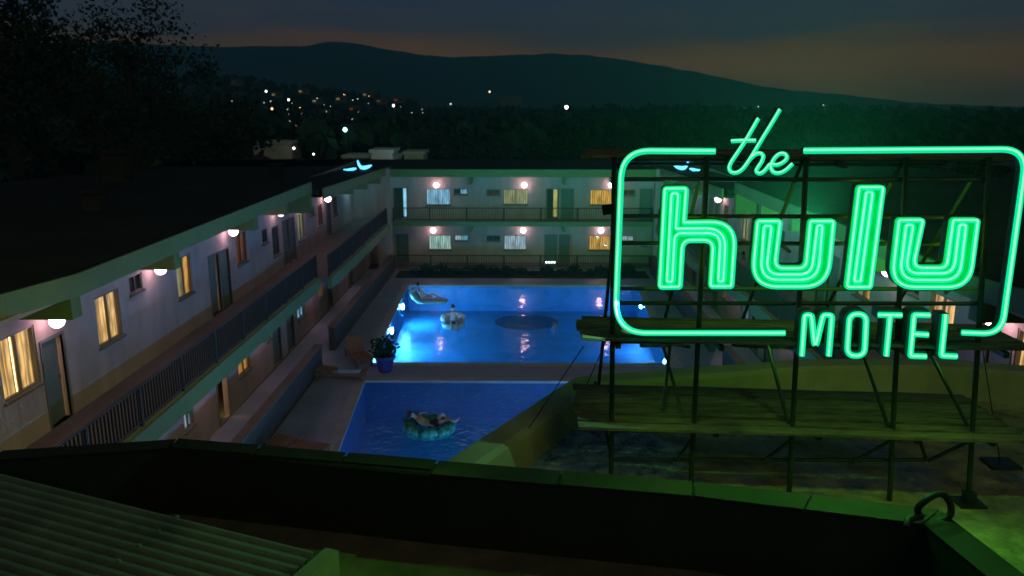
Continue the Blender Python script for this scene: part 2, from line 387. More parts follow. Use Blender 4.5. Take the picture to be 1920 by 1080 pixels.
def edge_x(P, y, side):
    a, b = (P[0], P[3]) if side < 0 else (P[1], P[2])
    return a[0] + (b[0] - a[0]) * (a[1] - y) / (a[1] - b[1])
def pool_light(x, y, dx, dy, label, group='underwater lamps in the two pools', m_='pool_lamp'):
    d = Vector((dx, dy, 0)).normalized()
    o = thing('pool_light', label, 'lamp', (x, y, -0.42), math.atan2(d.y, d.x), group)
    mr = Matrix.Rotation(math.pi / 2, 4, 'Y')
    a = MB(); a.lathe([(0.21, 0.0), (0.21, 0.04), (0.17, 0.05)], 20); a.v = [tuple(mr @ Vector(v)) for v in a.v]; a.build('rim', 'frame', o)
    a = MB(); a.lathe([(0.16, 0.045), (0.15, 0.07), (0.08, 0.085)], 20); a.v = [tuple(mr @ Vector(v)) for v in a.v]; a.build('lens', m_, o)
for (px, py), s, nm in (((757, 571), -1, 'glowing pool lamp on the left wall, farthest from the sign'), ((740, 616), -1, 'glowing pool lamp on the left wall below the lounging swimmer'),
                        ((712, 672), -1, 'glowing pool lamp on the left wall beside the planter'), ((1203, 569), 1, 'glowing pool lamp on the right wall behind the sign'),
                        ((1221, 616), 1, 'glowing pool lamp on the right wall, hidden by the plank walkway'), ((1243, 676), 1, 'glowing pool lamp on the right wall under the plank walkway')):
    y = at_z(px, py, -0.3).y; pool_light(edge_x(P1, y, s) - s * 0.005, y, -s, 0.0, nm, m_='pool_lamp' if s < 0 else 'pool_lamp_low')
for y in (19.5, 22.0, 24.5, 27.0): pool_light(edge_x(P2, y, 1) - 0.005, y, -1, 0, 'pool lamp on the right wall of the front pool', m_='pool_lamp_soft')
for x in (-3.4, 0.0, 3.4): pool_light(x, 17.505, 0, 1, 'pool lamp on the near end wall of the front pool', m_='pool_lamp_soft')

# ------------------------------------------------------------------ motel wings
def frame_for(wall):
    """local x along the wall, local y into the wall, z up"""
    k, pos = wall
    if k == 'far': return (0, pos, 0), 0.0, (lambda u: u)
    if k == 'left': return (pos, 0, 0), math.pi / 2, (lambda u: u)
    return (pos, 0, 0), -math.pi / 2, (lambda u: -u)
def wall_mesh(u0, u1, z0, z1, ops, depth=0.16):
    m = MB(); us = sorted({u0, u1} | {a for o in ops for a in (o[0], o[1])}); zs = sorted({z0, z1} | {a for o in ops for a in (o[2], o[3])})
    for i in range(len(us) - 1):
        for j in range(len(zs) - 1):
            cu, cz = (us[i] + us[i + 1]) / 2, (zs[j] + zs[j + 1]) / 2
            if any(o[0] < cu < o[1] and o[2] < cz < o[3] for o in ops): continue
            m.add([(us[i], 0, zs[j]), (us[i + 1], 0, zs[j]), (us[i + 1], 0, zs[j + 1]), (us[i], 0, zs[j + 1])], [(0, 1, 2, 3)])
    for a, b, c, d in ops:
        m.add([(a, 0, c), (b, 0, c), (b, 0, d), (a, 0, d), (a, depth, c), (b, depth, c), (b, depth, d), (a, depth, d)],
              [(0, 4, 5, 1), (1, 5, 6, 2), (2, 6, 7, 3), (3, 7, 4, 0)])
    return m
def curtain_mesh(x0, x1, z0, z1, y, seed, drape=0.0):
    r = random.Random(seed); m = MB(); n = 14; ph = r.random() * 6
    rows = 4
    for j in range(rows + 1):
        for i in range(n + 1):
            t = i / n; s = j / rows
            xx = x0 + (x1 - x0) * t
            if drape: xx += drape * (1 - t if drape < 0 else t) * math.sin(math.pi * s) * 0.0 + drape * (s * (1 - s)) * t
            m.v.append((xx, y + 0.022 * math.sin(t * 17 + ph) + 0.012 * math.sin(t * 37 + ph * 2), z0 + (z1 - z0) * s))
    for j in range(rows):
        for i in range(n): a = j * (n + 1) + i; m.f.append((a, a + 1, a + n + 2, a + n + 1))
    return m
def window(par, fr, a, b, c, d, style, seed=0):
    loc, rz, _ = fr; W, H = b - a, d - c
    m = MB(); e = 0.045
    m.box((0, 0.02, 0), (W, 0.10, e)); m.box((0, 0.02, H - e), (W, 0.10, H)); m.box((0, 0.021, e), (e, 0.099, H - e)); m.box((W - e, 0.021, e), (W, 0.099, H - e))
    m.box((W / 2 - 0.02, 0.03, e), (W / 2 + 0.02, 0.09, H - e))
    o = m.build('window', 'frame', par)
    R = Matrix.Rotation(rz, 3, 'Z'); p = Vector(loc) + R @ Vector((a, 0, c))
    o.location = p; o.rotation_euler = (0, 0, rz)
    MB().box((-0.05, -0.06, -0.06), (W + 0.05, 0.015, -0.004)).build('sill', 'slab', o)
    for x0, x1 in ((e, W / 2 - 0.02), (W / 2 + 0.02, W - e)):
        MB().add([(x0, 0.055, e), (x1, 0.055, e), (x1, 0.055, H - e), (x0, 0.055, H - e)], [(0, 1, 2, 3)]).build('pane', 'pane', o, fix=False)
    st = style if isinstance(style, tuple) else (style, style)
    curtain_mesh(e * 0.4, W / 2 - 0.004, 0.01, H - 0.01, 0.135, seed).build('curtain', 'curtain_' + st[0], o, smooth=True, fix=False)
    curtain_mesh(W / 2 + 0.004, W - e * 0.4, 0.01, H - 0.01, 0.14, seed + 1).build('curtain', 'curtain_' + st[1], o, smooth=True, fix=False)
    return o
def door(par, fr, a, b, c, d, opening=0.0, room='core', glow=None):
    loc, rz, _ = fr; W, H = b - a, d - c
    m = MB(); e = 0.06
    m.box((-e, -0.025, 0), (0.0, 0.06, H + e)); m.box((W, -0.025, 0), (W + e, 0.06, H + e)); m.box((0.0, -0.024, H), (W, 0.059, H + e))
    o = m.build('door', 'frame', par)
    R = Matrix.Rotation(rz, 3, 'Z'); o.location = Vector(loc) + R @ Vector((a, 0, c)); o.rotation_euler = (0, 0, rz)
    mm = Matrix.Translation((0.01, 0.07, 0)) @ Matrix.Rotation(opening, 4, 'Z')
    l = MB(); l.box((0, 0, 0.01), (W - 0.02, 0.045, H - 0.01), mm)
    for z0, z1 in ((0.18, H * 0.46), (H * 0.54, H - 0.16)): l.box((0.14, -0.012, z0), (W - 0.16, -0.001, z1), mm)
    l.build('leaf', 'door', o)
    h = MB(); h.box((W - 0.14, -0.05, H * 0.48), (W - 0.09, -0.004, H * 0.52), mm); h.build('handle', 'frame', o)
    if opening: MB().add([(0.0, 1.1, 0), (W, 1.1, 0), (W, 1.1, H), (0.0, 1.1, H)], [(0, 1, 2, 3)]).build('lit_room', room, o, fix=False)
    return o

def wall_part(par, wall, y0, y1, z0, z1, items, name='wall', seed0=0):
    """items: (kind, near, far, z0, z1, style)"""
    fr = frame_for(wall); U = fr[2]; ops = []
    for it in items:
        a, b = sorted((U(it[1]), U(it[2]))); ops.append((a, b, it[3], it[4]))
    a, b = sorted((U(y0), U(y1)))
    o = wall_mesh(a, b, z0, z1, ops).build(name, 'stucco', par, fix=False); o.location = fr[0]; o.rotation_euler = (0, 0, fr[1])
    for n, (it, op) in enumerate(zip(items, ops)):
        if it[0] == 'w': window(par, fr, *op, it[5], seed0 + n * 3)
        else: door(par, fr, *op, *(it[5] or ()))
def railing(parent, p, q_, z0, h, spacing=0.145, name=None):
    p = Vector((p[0], p[1], z0)); q_ = Vector((q_[0], q_[1], z0)); L = (q_ - p).length; d = (q_ - p) / L
    rz = math.atan2(d.y, d.x)
    r = thing('railing', name, 'railing', p, rz)
    MB().box((0, -0.03, h - 0.05), (L, 0.03, h)).build('top_rail', 'rail_paint', r)
    MB().box((0, -0.02, 0.09), (L, 0.02, 0.125)).build('bottom_rail', 'rail_paint', r)
    n = max(2, int(round(L / 2.4)))
    pm = MB().box((-0.035, -0.035, 0), (0.035, 0.035, h - 0.052)).mesh('post')
    for i in range(n + 1): link('post', pm, 'rail_paint', r, (min(L - 0.04, max(0.04, L * i / n)), 0, 0))
    bm_ = MB().box((-0.011, -0.021, 0.127), (0.011, 0.021, h - 0.052)).mesh('baluster'); k = int(L / spacing)
    for i in range(1, k): link('baluster', bm_, 'rail_paint', r, (L * i / k, 0, 0))
    return r
globe_me = None
def globe_lamp(x, y, z, out, label, group):
    """round wall globe on a short bracket; out = direction away from the wall"""
    global globe_me
    o = thing('globe_lamp', label, 'lamp', (x, y, z), math.atan2(out[1], out[0]), group)
    if globe_me is None:
        globe_me = (MB().ball((0, 0, 0), 0.165, 20, 14).mesh('globe', True), MB().bar((-0.30, 0, 0.22), (-0.02, 0, 0.22), 0.02).bar((0, 0, 0.18), (0, 0, 0.235), 0.05).mesh('bracket'))
    link('globe', globe_me[0], 'globe', o); link('bracket', globe_me[1], 'frame', o)
    return o

UF = 2.95
def side_wing(s, side):
    X = lambda x: x if s < 0 else -x
    kind = 'left' if s < 0 else 'right'
    wg = thing('motel_wing', ('long two storey motel wing on the left, its walkway facing the pools' if s < 0 else 'motel wing on the right, partly hidden behind the green sign'), 'building', (X(-10.8), 30, 0))
    par = wg
    def P(mb, name, m, **k):
        ob = mb.build(name, m, wg, **k); ob.matrix_parent_inverse = Matrix.Translation((X(-10.8), 30, 0)).inverted(); return ob
    # upper wall
    U = [('w', 15.6, 16.9, 4.15, 5.5, 'warm'), ('d', 17.05, 17.9, UF, 5.0, (0.10, 'room_warm')), ('w', 19.45, 20.7, 4.15, 5.45, 'warm'), ('w', 21.3, 22.05, 5.1, 5.6, 'brown'),
         ('w', 24.3, 25.45, 4.2, 5.5, ('olive', 'gold')), ('d', 26.9, 27.75, UF, 5.05, (0.06, 'room_warm')), ('d', 27.95, 28.75, UF, 5.05, None), ('w', 29.6, 30.8, 4.2, 5.4, 'amber'), ('w', 32.7, 33.4, 4.5, 5.1, 'dark'),
         ('w', 34.0, 35.0, 3.7, 5.0, 'dark'), ('d', 35.6, 36.4, UF, 5.0, None), ('d', 36.6, 37.4, UF, 5.0, None), ('w', 38.0, 39.25, 3.7, 5.0, 'lime'), ('w', 40.6, 41.2, 4.6, 5.0, 'dark'),
         ('w', 41.9, 42.9, 3.8, 4.95, 'amber'), ('d', 43.8, 44.6, UF, 5.0, None), ('w', 45.4, 46.4, 3.9, 4.95, 'brown')]
    L = [('w', 21.6, 22.3, 0.9, 1.9, 'white'), ('d', 24.2, 25.05, 0.02, 2.05, (0.55, 'room_warm')), ('w', 26.2, 27.4, 0.95, 2.0, 'gold'), ('w', 29.3, 29.9, 1.3, 1.9, 'pale'), ('d', 30.1, 31.0, 0.02, 2.05, None),
         ('d', 32.0, 32.9, 0.02, 2.05, None), ('w', 33.6, 34.8, 0.95, 1.95, 'blue'), ('w', 37.4, 38.2, 0.95, 1.9, 'gold'), ('d', 39.0, 39.9, 0.02, 2.05, None), ('w', 41.0, 42.0, 1.0, 1.95, 'pale'), ('d', 44.0, 44.9, 0.02, 2.05, None)]
    sub = []
    before = set(bpy.data.objects)
    wall_part(wg, (kind, X(-10.8)), 9.0, 52.0, UF, 6.55, U, 'upper_wall', 10)
    wall_part(wg, (kind, X(-9.8)), 9.0, 50.6, 0.0, 2.70, L, 'lower_wall', 80)
    for o in set(bpy.data.objects) - before:
        if o.parent is wg: o.matrix_parent_inverse = Matrix.Translation((X(-10.8), 30, 0)).inverted()
    # solid rooms behind the walls
    b = MB(); b.box((X(-24), 6.0, UF), (X(-12.3), 58, 6.2)); P(b, 'rooms_upper', 'core')
    b = MB(); b.box((X(-24), 6.0, 0), (X(-11.3), 58, 2.7)); P(b, 'rooms_lower', 'core')
    # walkway slab, two stretches with a small jog
    b = MB(); b.box((X(-12.3), 6.0, 2.70), (X(-8.9), 33.5, UF)); P(b, 'walkway_slab', 'slab')
    b = MB(); b.box((X(-12.3), 33.5, 2.701), (X(-8.4), 51.0, UF - 0.002)); P(b, 'walkway_slab', 'slab')
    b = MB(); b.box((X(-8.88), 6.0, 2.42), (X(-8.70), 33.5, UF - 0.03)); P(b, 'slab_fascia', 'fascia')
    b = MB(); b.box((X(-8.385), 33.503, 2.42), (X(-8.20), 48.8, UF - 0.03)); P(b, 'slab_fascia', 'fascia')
    # roof: flat tar sheet with fascia boards
    E1 = [(-9.75, 11.5), (-9.14, 13.5), (-8.75, 15.2), (-8.9, 33.5)]
    b = MB(); poly = [(X(-24), 6.0), (X(-10.2), 6.0)] + [(X(x) + 0.18 * (1 if s > 0 else -1), y) for x, y in E1] + [(X(-24), 33.5)]
    b.prism(poly, 6.72, 6.98); P(b, 'roof', 'tar_roof')
    b = MB()
    za, zb = 6.72, 6.28
    vs = []
    for zz in (-0.26, 0):
        vs += [(X(-24), 33.503, za + zz), (X(-8.55), 33.503, za + zz), (X(-8.45), 51.0, zb + zz), (X(-24), 51.0, zb + zz)]
    b.add(vs, [(0, 1, 2, 3), (4, 5, 6, 7), (0, 1, 5, 4), (1, 2, 6, 5), (2, 3, 7, 6), (3, 0, 4, 7)]); P(b, 'roof', 'tar_roof')
    pl = [(X(x), y) for x, y in [(-10.2, 6.0)] + E1]
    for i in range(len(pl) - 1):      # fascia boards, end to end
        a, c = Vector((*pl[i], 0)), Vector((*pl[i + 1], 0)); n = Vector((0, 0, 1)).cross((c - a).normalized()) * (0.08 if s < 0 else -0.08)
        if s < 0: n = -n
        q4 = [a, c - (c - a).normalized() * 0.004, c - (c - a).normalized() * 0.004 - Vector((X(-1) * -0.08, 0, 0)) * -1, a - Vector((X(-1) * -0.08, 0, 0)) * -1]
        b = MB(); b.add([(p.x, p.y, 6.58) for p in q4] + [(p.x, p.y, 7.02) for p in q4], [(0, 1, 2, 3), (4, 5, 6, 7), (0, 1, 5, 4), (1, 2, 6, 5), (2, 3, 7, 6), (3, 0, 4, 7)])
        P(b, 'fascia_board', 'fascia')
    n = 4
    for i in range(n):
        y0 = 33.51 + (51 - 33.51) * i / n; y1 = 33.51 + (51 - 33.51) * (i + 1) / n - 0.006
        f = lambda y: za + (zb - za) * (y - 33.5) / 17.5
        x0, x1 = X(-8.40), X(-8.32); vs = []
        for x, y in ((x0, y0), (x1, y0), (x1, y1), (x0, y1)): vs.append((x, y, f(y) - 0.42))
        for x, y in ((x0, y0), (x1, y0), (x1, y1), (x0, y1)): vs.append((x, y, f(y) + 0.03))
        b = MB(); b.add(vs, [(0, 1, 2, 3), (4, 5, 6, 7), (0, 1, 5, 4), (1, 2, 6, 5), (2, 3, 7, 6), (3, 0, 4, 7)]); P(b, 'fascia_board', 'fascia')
    b = MB(); b.box((X(-12.3), 6.0, 6.50), (X(-9.0), 33.45, 6.60)); P(b, 'soffit', 'stucco')
    b = MB()
    b.add([(X(-12.3), 33.52, 6.36), (X(-8.5), 33.52, 6.36), (X(-8.5), 51, 5.94), (X(-12.3), 51, 5.94)], [(0, 1, 2, 3)]); P(b, 'soffit', 'stucco')
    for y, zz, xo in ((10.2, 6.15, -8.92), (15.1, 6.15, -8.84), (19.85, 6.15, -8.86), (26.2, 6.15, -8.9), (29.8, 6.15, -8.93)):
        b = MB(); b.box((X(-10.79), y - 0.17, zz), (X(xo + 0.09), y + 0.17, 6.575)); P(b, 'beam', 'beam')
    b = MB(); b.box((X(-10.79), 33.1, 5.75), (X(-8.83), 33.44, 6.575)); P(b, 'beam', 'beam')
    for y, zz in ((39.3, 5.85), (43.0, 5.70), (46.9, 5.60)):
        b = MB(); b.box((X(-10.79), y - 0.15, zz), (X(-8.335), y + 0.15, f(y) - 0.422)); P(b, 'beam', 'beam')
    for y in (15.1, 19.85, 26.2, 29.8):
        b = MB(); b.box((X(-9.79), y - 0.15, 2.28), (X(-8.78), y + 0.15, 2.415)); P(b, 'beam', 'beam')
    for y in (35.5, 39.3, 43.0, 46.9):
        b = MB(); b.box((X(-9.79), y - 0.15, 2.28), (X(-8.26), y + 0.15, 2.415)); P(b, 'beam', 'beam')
    # corner pier
    b = MB(); b.box((X(-8.95), 48.85, 0), (X(-8.1), 49.25, 6.30)); b.box((X(-8.52), 48.70, 0.0), (X(-8.30), 48.849, 5.85)); P(b, 'corner_pier', 'stucco')
    # low ground floor walls
    lw = thing('low_wall', 'dark low wall along the %s walkway, near stretch' % side, 'wall', (X(-8.0), 26, 0))
    o = MB().box((-0.13, -6.5, 0), (0.13, 4.0, 0.95)).build('body', 'lowwall', lw); o = MB().box((-0.17, -6.53, 0.952), (0.17, 4.03, 1.0)).build('coping', 'slab', lw)
    lw = thing('low_wall', 'dark low wall along the %s walkway, far stretch ending at the corner pier' % side, 'wall', (X(-8.05), 40, 0))
    o = MB().box((-0.13, -7.6, 0), (0.13, 8.6, 0.98)).build('body', 'lowwall', lw); o = MB().box((-0.17, -7.63, 0.982), (0.17, 8.65, 1.03)).build('coping', 'slab', lw)
    # railings
    railing(wg, (X(-8.82), 8.0), (X(-8.82), 33.5), UF, 0.98, name='dark bar railing along the %s upper walkway, near stretch' % side)
    railing(wg, (X(-8.33), 33.6), (X(-8.33), 48.7), UF, 0.98, name='dark bar railing along the %s upper walkway, far stretch' % side)
    # lamps
    g_up = 'globe lamps on the %s upper walkway' % side
    names = ['globe lamp over the nearest ajar door', 'globe lamp half hidden by the second roof beam', 'globe lamp hanging beside the orange curtain', 'globe lamp above the narrow dark window',
             'globe lamp above the lime curtained window', 'globe lamp at the farthest upper doors']
    for (y, z), nm in zip(((17.2, 5.50), (22.5, 5.58), (28.5, 5.72), (34.3, 5.62), (38.5, 5.30), (42.8, 5.20)), names):
        globe_lamp(X(-10.45), y, z, (-X(-1), 0), nm + ' on the %s wing' % side, g_up)
    for y in (15.0, 22.9, 28.6, 35.8, 43.0):
        globe_lamp(X(-9.45), y, 2.28, (-X(-1), 0), 'ground floor globe lamp under the %s walkway slab' % side, 'globe lamps under the %s walkway' % side)
    # cyan tube light near the corner
    tl = thing('tube_light', 'cyan fluorescent tube under the eave at the %s far corner' % side, 'lamp', (X(-9.9), 49.2, 5.62))
    MB().bar((0, -0.6, 0), (0, 0.6, 0), 0.035).build('tube', 'cyan_tube', tl); MB().box((-0.06, -0.65, 0.04), (0.06, 0.65, 0.1)).build('fitting', 'frame', tl)
    # blue swoosh neon on the roof edge
    nb = thing('roof_neon', 'bright blue curved neon shape on the roof edge at the %s far corner' % side, 'neon light', (X(-9.3), 46.3, 6.45))
    d = -s
    MB().tube([(d * -0.18, 0, 0.55), (d * -0.10, 0, 0.28), (d * 0.02, 0, 0.14), (d * 0.18, 0, 0.12), (d * 0.42, 0, 0.18), (d * 0.62, 0, 0.27)], 0.08, 8, radii=[0.04, 0.075, 0.10, 0.11, 0.09, 0.04]).build('wing_tube', 'blue_neon', nb, smooth=True)
    MB().tube([(d * -1.0, -0.1, 0.03), (d * -0.75, -0.1, 0.02), (d * -0.45, -0.1, 0.05), (d * -0.25, -0.1, 0.1)], 0.06, 8, radii=[0.02, 0.05, 0.08, 0.04]).build('tail_tube', 'blue_neon', nb, smooth=True)
    MB().bar((0, 0, -0.3), (0, 0, 0.1), 0.02).build('stand', 'frame', nb)
    return wg
wl_ = side_wing(-1, 'left'); side_wing(1, 'right')
def roof_box(x, y, z, a, b, h, label):
    o = thing('roof_vent', label, 'vent', (x, y, z))
    MB().box((-a, -b, 0), (a, b, h)).build('shaft', 'tar_roof', o); MB().box((-a - 0.08, -b - 0.08, h + 0.1), (a + 0.08, b + 0.08, h + 0.16)).build('cap', 'tar_roof', o)
    for sx in (-1, 1):
        for sy in (-1, 1): MB().box((sx * a - 0.03 * sx, sy * b - 0.03 * sy, h), (sx * a, sy * b, h + 0.1)).build('stay', 'tar_roof', o)
roof_box(-17.2, 34.0, 6.98, 0.45, 0.45, 1.1, 'dark square vent stack standing far back on the left roof')
roof_box(-13.5, 25.0, 6.98, 0.25, 0.25, 0.45, 'low dark vent box in the middle of the left roof')
roof_box(-12.6, 41.0, 6.55, 0.3, 0.3, 0.5, 'low dark vent box on the far part of the left roof')

# far wing
FY, FW = 49.3, 51.0
fw = thing('motel_wing', 'two storey motel wing across the far end of the pool court', 'building')
def fx(px): return at_y(px, 400, FW).x
up = [('d', fx(740), fx(763), UF, 4.9, (0.9, 'room_blue')), ('w', fx(800), fx(845), 3.84, 4.89, 'blue'), ('w', fx(851), fx(877), 4.52, 4.89, ('dark', 'blue')), ('w', fx(912), fx(938), 4.48, 4.84, 'brown'),
      ('w', fx(944), fx(990), 3.88, 4.86, 'olive'), ('d', fx(1025), fx(1046), UF, 4.85, (0.9, 'room_gold')), ('d', fx(1053), fx(1074), UF, 4.85, None), ('w', fx(1106), fx(1148), 3.86, 4.84, 'gold'),
      ('w', fx(1165), fx(1190), 4.48, 4.84, 'brown'), ('d', fx(1200), fx(1221), UF, 4.85, None)]
lo = [('d', fx(743), fx(763), 0.02, 1.92, None), ('w', fx(803), fx(845), 0.93, 1.90, 'pale'), ('w', fx(852), fx(877), 1.52, 1.90, ('white', 'teal')), ('w', fx(912), fx(938), 1.52, 1.88, 'dark'),
      ('w', fx(945), fx(987), 0.93, 1.90, 'white'), ('d', fx(1023), fx(1044), 0.02, 1.90, None), ('d', fx(1050), fx(1072), 0.02, 1.90, (0.22, 'room_warm')), ('w', fx(1106), fx(1146), 0.93, 1.90, 'gold'),
      ('w', fx(1168), fx(1190), 1.52, 1.88, 'white'), ('w', fx(1205), fx(1225), 1.2, 1.5, 'white')]
wall_part(fw, ('far', FW), -12.0, 12.0, UF, 5.95, up, 'upper_wall', 200)
wall_part(fw, ('far', FW), -12.0, 12.0, 0.0, 2.8, lo, 'lower_wall', 300)
MB().box((-23.9, 52.6, 0), (23.9, 58.4, 5.9)).build('rooms', 'core', fw)
MB().box((-8.3, FY, 2.80), (8.3, 52.6, UF - 0.004)).build('walkway_slab', 'slab', fw)
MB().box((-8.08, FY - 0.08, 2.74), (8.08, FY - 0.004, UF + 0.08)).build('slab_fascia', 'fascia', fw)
MB().box((-24, FY + 0.2, 5.96), (24, 58.5, 6.20)).build('roof', 'tar_roof', fw)
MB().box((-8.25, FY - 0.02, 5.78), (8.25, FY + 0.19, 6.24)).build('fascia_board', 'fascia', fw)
MB().box((-8.3, FY + 0.2, 5.78), (8.3, 52.6, 5.955)).build('soffit', 'stucco', fw)
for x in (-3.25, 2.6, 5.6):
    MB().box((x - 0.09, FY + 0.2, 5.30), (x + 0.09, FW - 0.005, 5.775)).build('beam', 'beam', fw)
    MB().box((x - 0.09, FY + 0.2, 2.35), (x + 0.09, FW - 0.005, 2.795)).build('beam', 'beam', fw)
MB().box((-8.3, FY - 0.003, 0.004), (8.3, FW, 0.10)).build('walkway_floor', 'slab', fw)
railing(fw, (-8.05, FY + 0.05), (8.05, FY + 0.05), UF + 0.085, 0.85, name='dark bar railing along the far upper walkway')
railing(fw, (-8.05, FY + 0.05), (8.05, FY + 0.05), 0.104, 0.80, name='dark bar railing along the far ground floor walkway')
for lv, pts in (('upper', ((818, 347), (983, 347), (1146, 347))), ('lower', ((812, 432), (981, 432), (1127, 432)))):
    for (px, py), nm in zip(pts, ('left', 'middle', 'right')):
        p = at_y(px, py, FW - 0.35)
        globe_lamp(p.x, p.y, p.z, (0, -1), '%s globe lamp on the %s storey of the far wing' % (nm, lv), 'globe lamps on the far wing')
# row of small white lights by a ground floor door
p0 = at_y(1022, 492, FY - 0.1); p1 = at_y(1042, 492, FY - 0.1)
ls = thing('string_light', 'short row of four small white lights on the far lower railing', 'string lights', (p0.x, FY - 0.06, p0.z))
emit('bulb', (0.65, 0.9, 1.0), 4.0)
MB().bar((0, 0, 0.03), (p1.x - p0.x, 0, 0.03), 0.012).build('wire', 'rail_paint', ls)
for i in range(4): MB().ball(((p1.x - p0.x) * (i + 0.5) / 4, -0.02, 0), 0.06, 10, 6).build('bulb', 'bulb', ls)

# ------------------------------------------------------------------ front building with the roof the sign stands on
RZ = 6.34
fb = thing('front_building', 'flat roofed front building under the sign, dark raised edges', 'building', (2, 0, 0))
def PF(mb, name, m, **k):
    o = mb.build(name, m, fb, **k); o.matrix_parent_inverse = Matrix.Translation((2, 0, 0)).inverted(); return o
def fillet(pts, seg=6):
    """pts: (x, y, r); closed polygon with rounded corners"""
    out = []; n = len(pts)
    for i in range(n):
        p = Vector(pts[i][:2]); r = pts[i][2] if len(pts[i]) > 2 else 0
        a = Vector(pts[i - 1][:2]) - p; b = Vector(pts[(i + 1) % n][:2]) - p
        if r <= 0: out.append(p); continue
        ang = a.angle(b); d = min(r / math.tan(ang / 2), a.length * 0.49, b.length * 0.49)
        p0 = p + a.normalized() * d; p1 = p + b.normalized() * d
        for k in range(seg + 1):
            t = k / seg; out.append(p0 * (1 - t) ** 2 + p * (2 * t * (1 - t)) + p1 * t ** 2)
    return out
def fillet_open(pts, seg=6):
    out = [Vector(pts[0][:2])]
    for i in range(1, len(pts) - 1):
        p = Vector(pts[i][:2]); r = pts[i][2] if len(pts[i]) > 2 else 0
        a = Vector(pts[i - 1][:2]) - p; b = Vector(pts[i + 1][:2]) - p
        if r <= 0: out.append(p); continue
        ang = a.angle(b); d = min(r / max(1e-6, math.tan(ang / 2)), a.length * 0.49, b.length * 0.49)
        p0 = p + a.normalized() * d; p1 = p + b.normalized() * d
        for k in range(seg + 1): t = k / seg; out.append(p0 * (1 - t) ** 2 + p * (2 * t * (1 - t)) + p1 * t ** 2)
    out.append(Vector(pts[-1][:2])); return out
KZ = 6.78
kp = [at_z(px, py, KZ) for px, py in ((816, 871), (820, 868), (960, 780), (1080, 706))]
kpath = [(kp[0].x, kp[0].y), (kp[3].x - 0.02, kp[3].y + 0.05, 0.35)] + [(p.x, p.y) for p in (at_z(1250, 690, KZ), at_z(1500, 672, KZ), at_z(1720, 670, KZ), at_z(1920, 683, KZ))] + [(8.6, 10.0)]
kpts = fillet_open(kpath, 8)
rf = MB(); poly = [(p.x, p.y) for p in kpts] + [(8.6, -6), (3.6, -6), (3.6, 5.2), (3.55, 6.1), (-0.9, 6.95)]
n = len(poly); rf.add([(x, y, RZ) for x, y in poly], [tuple(range(n))])
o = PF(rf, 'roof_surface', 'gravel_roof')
kb = MB()
for i, p in enumerate(kpts):
    a = kpts[max(0, i - 1)]; b = kpts[min(len(kpts) - 1, i + 1)]; t = (b - a).normalized(); nn = Vector((t.y, -t.x))
    for off, z in ((0.0, RZ - 0.5), (0.0, KZ - 0.05), (0.05, KZ), (0.30, KZ - 0.01), (0.36, KZ - 0.06), (0.42, RZ - 0.01)):
        q_ = p + nn * off; kb.v.append((q_.x, q_.y, z))
for i in range(len(kpts) - 1):
    for k in range(5): a = i * 6 + k; kb.f.append((a, a + 1, a + 7, a + 6))
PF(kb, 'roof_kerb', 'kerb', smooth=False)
fw_ = MB(); wl = [(p.x + 0.12, p.y - 0.12) for p in kpts] + [(8.5, -6), (-6, -6), (-6, 6.9), (-0.9, 6.9)]
fw_.prism(wl, 0, 5.9); PF(fw_, 'wall', 'stucco')
# the dark raised edge beam in front
PZ, FZ = 6.92, 6.20
pt = [(-9.0, 6.9), tuple(at_z(0, 850, PZ))[:2], tuple(at_z(330, 828, PZ))[:2], tuple(at_z(820, 868, PZ))[:2], tuple(at_z(1300, 908, PZ))[:2], tuple(at_z(1760, 962, PZ))[:2], tuple(at_z(1925, 1090, PZ))[:2], (3.75, 2.0), (3.75, -3)]
pts = [Vector(p) for p in pt]
def beam_profile(i):
    a = pts[max(0, i - 1)]; b = pts[min(len(pts) - 1, i + 1)]; p = pts[i]
    if 0 < i < len(pts) - 1:
        t = ((p - a).normalized() + (b - p).normalized()).normalized(); c = max(0.4, t.dot((p - a).normalized()))
    else: t = (b - a).normalized(); c = 1
    return p, Vector((t.y, -t.x)) / c
pb = MB()
for i in range(len(pts)):
    p, nn = beam_profile(i); wd = 0.16 if i < 3 else 0.24
    for off, z in ((0, RZ - 0.2), (0, PZ - 0.02), (0.02, PZ), (wd - 0.02, PZ), (wd, PZ - 0.02), (wd, FZ - 0.02)):
        q_ = p + nn * off; pb.v.append((q_.x, q_.y, z))
for i in range(len(pts) - 1):
    for k in range(5): a = i * 6 + k; pb.f.append((a, a + 1, a + 7, a + 6))
o = PF(pb, 'edge_beam', 'dark_beam')
for i in range(len(pts) - 1):       # capping stones, end to end with open joints
    (p0, n0), (p1, n1) = beam_profile(i), beam_profile(i + 1); L_ = (p1 - p0).length; k_ = max(1, int(L_ / 0.85))
    for c in range(k_):
        vs = []; dz = rnd(-0.004, 0.005); sh_ = rnd(-0.008, 0.008)
        for t in (c / k_ + 0.006, (c + 1) / k_ - 0.006):
            p = p0.lerp(p1, t); nn = n0.lerp(n1, t); wd = 0.16 if i < 3 else 0.24
            for off, z in ((-0.03, PZ + 0.002), (-0.03, PZ + 0.018 + dz), (wd + 0.014, PZ + 0.018 + dz), (wd + 0.014, PZ + 0.002)):
                q_ = p + nn * (off + sh_); vs.append((q_.x, q_.y, z))
        PF(MB().add(vs, [(0, 1, 2, 3), (7, 6, 5, 4)] + [(a, (a + 1) % 4, 4 + (a + 1) % 4, 4 + a) for a in range(4)]), 'capping_stone', random.choice(['beam_cap', 'beam_cap_worn']))
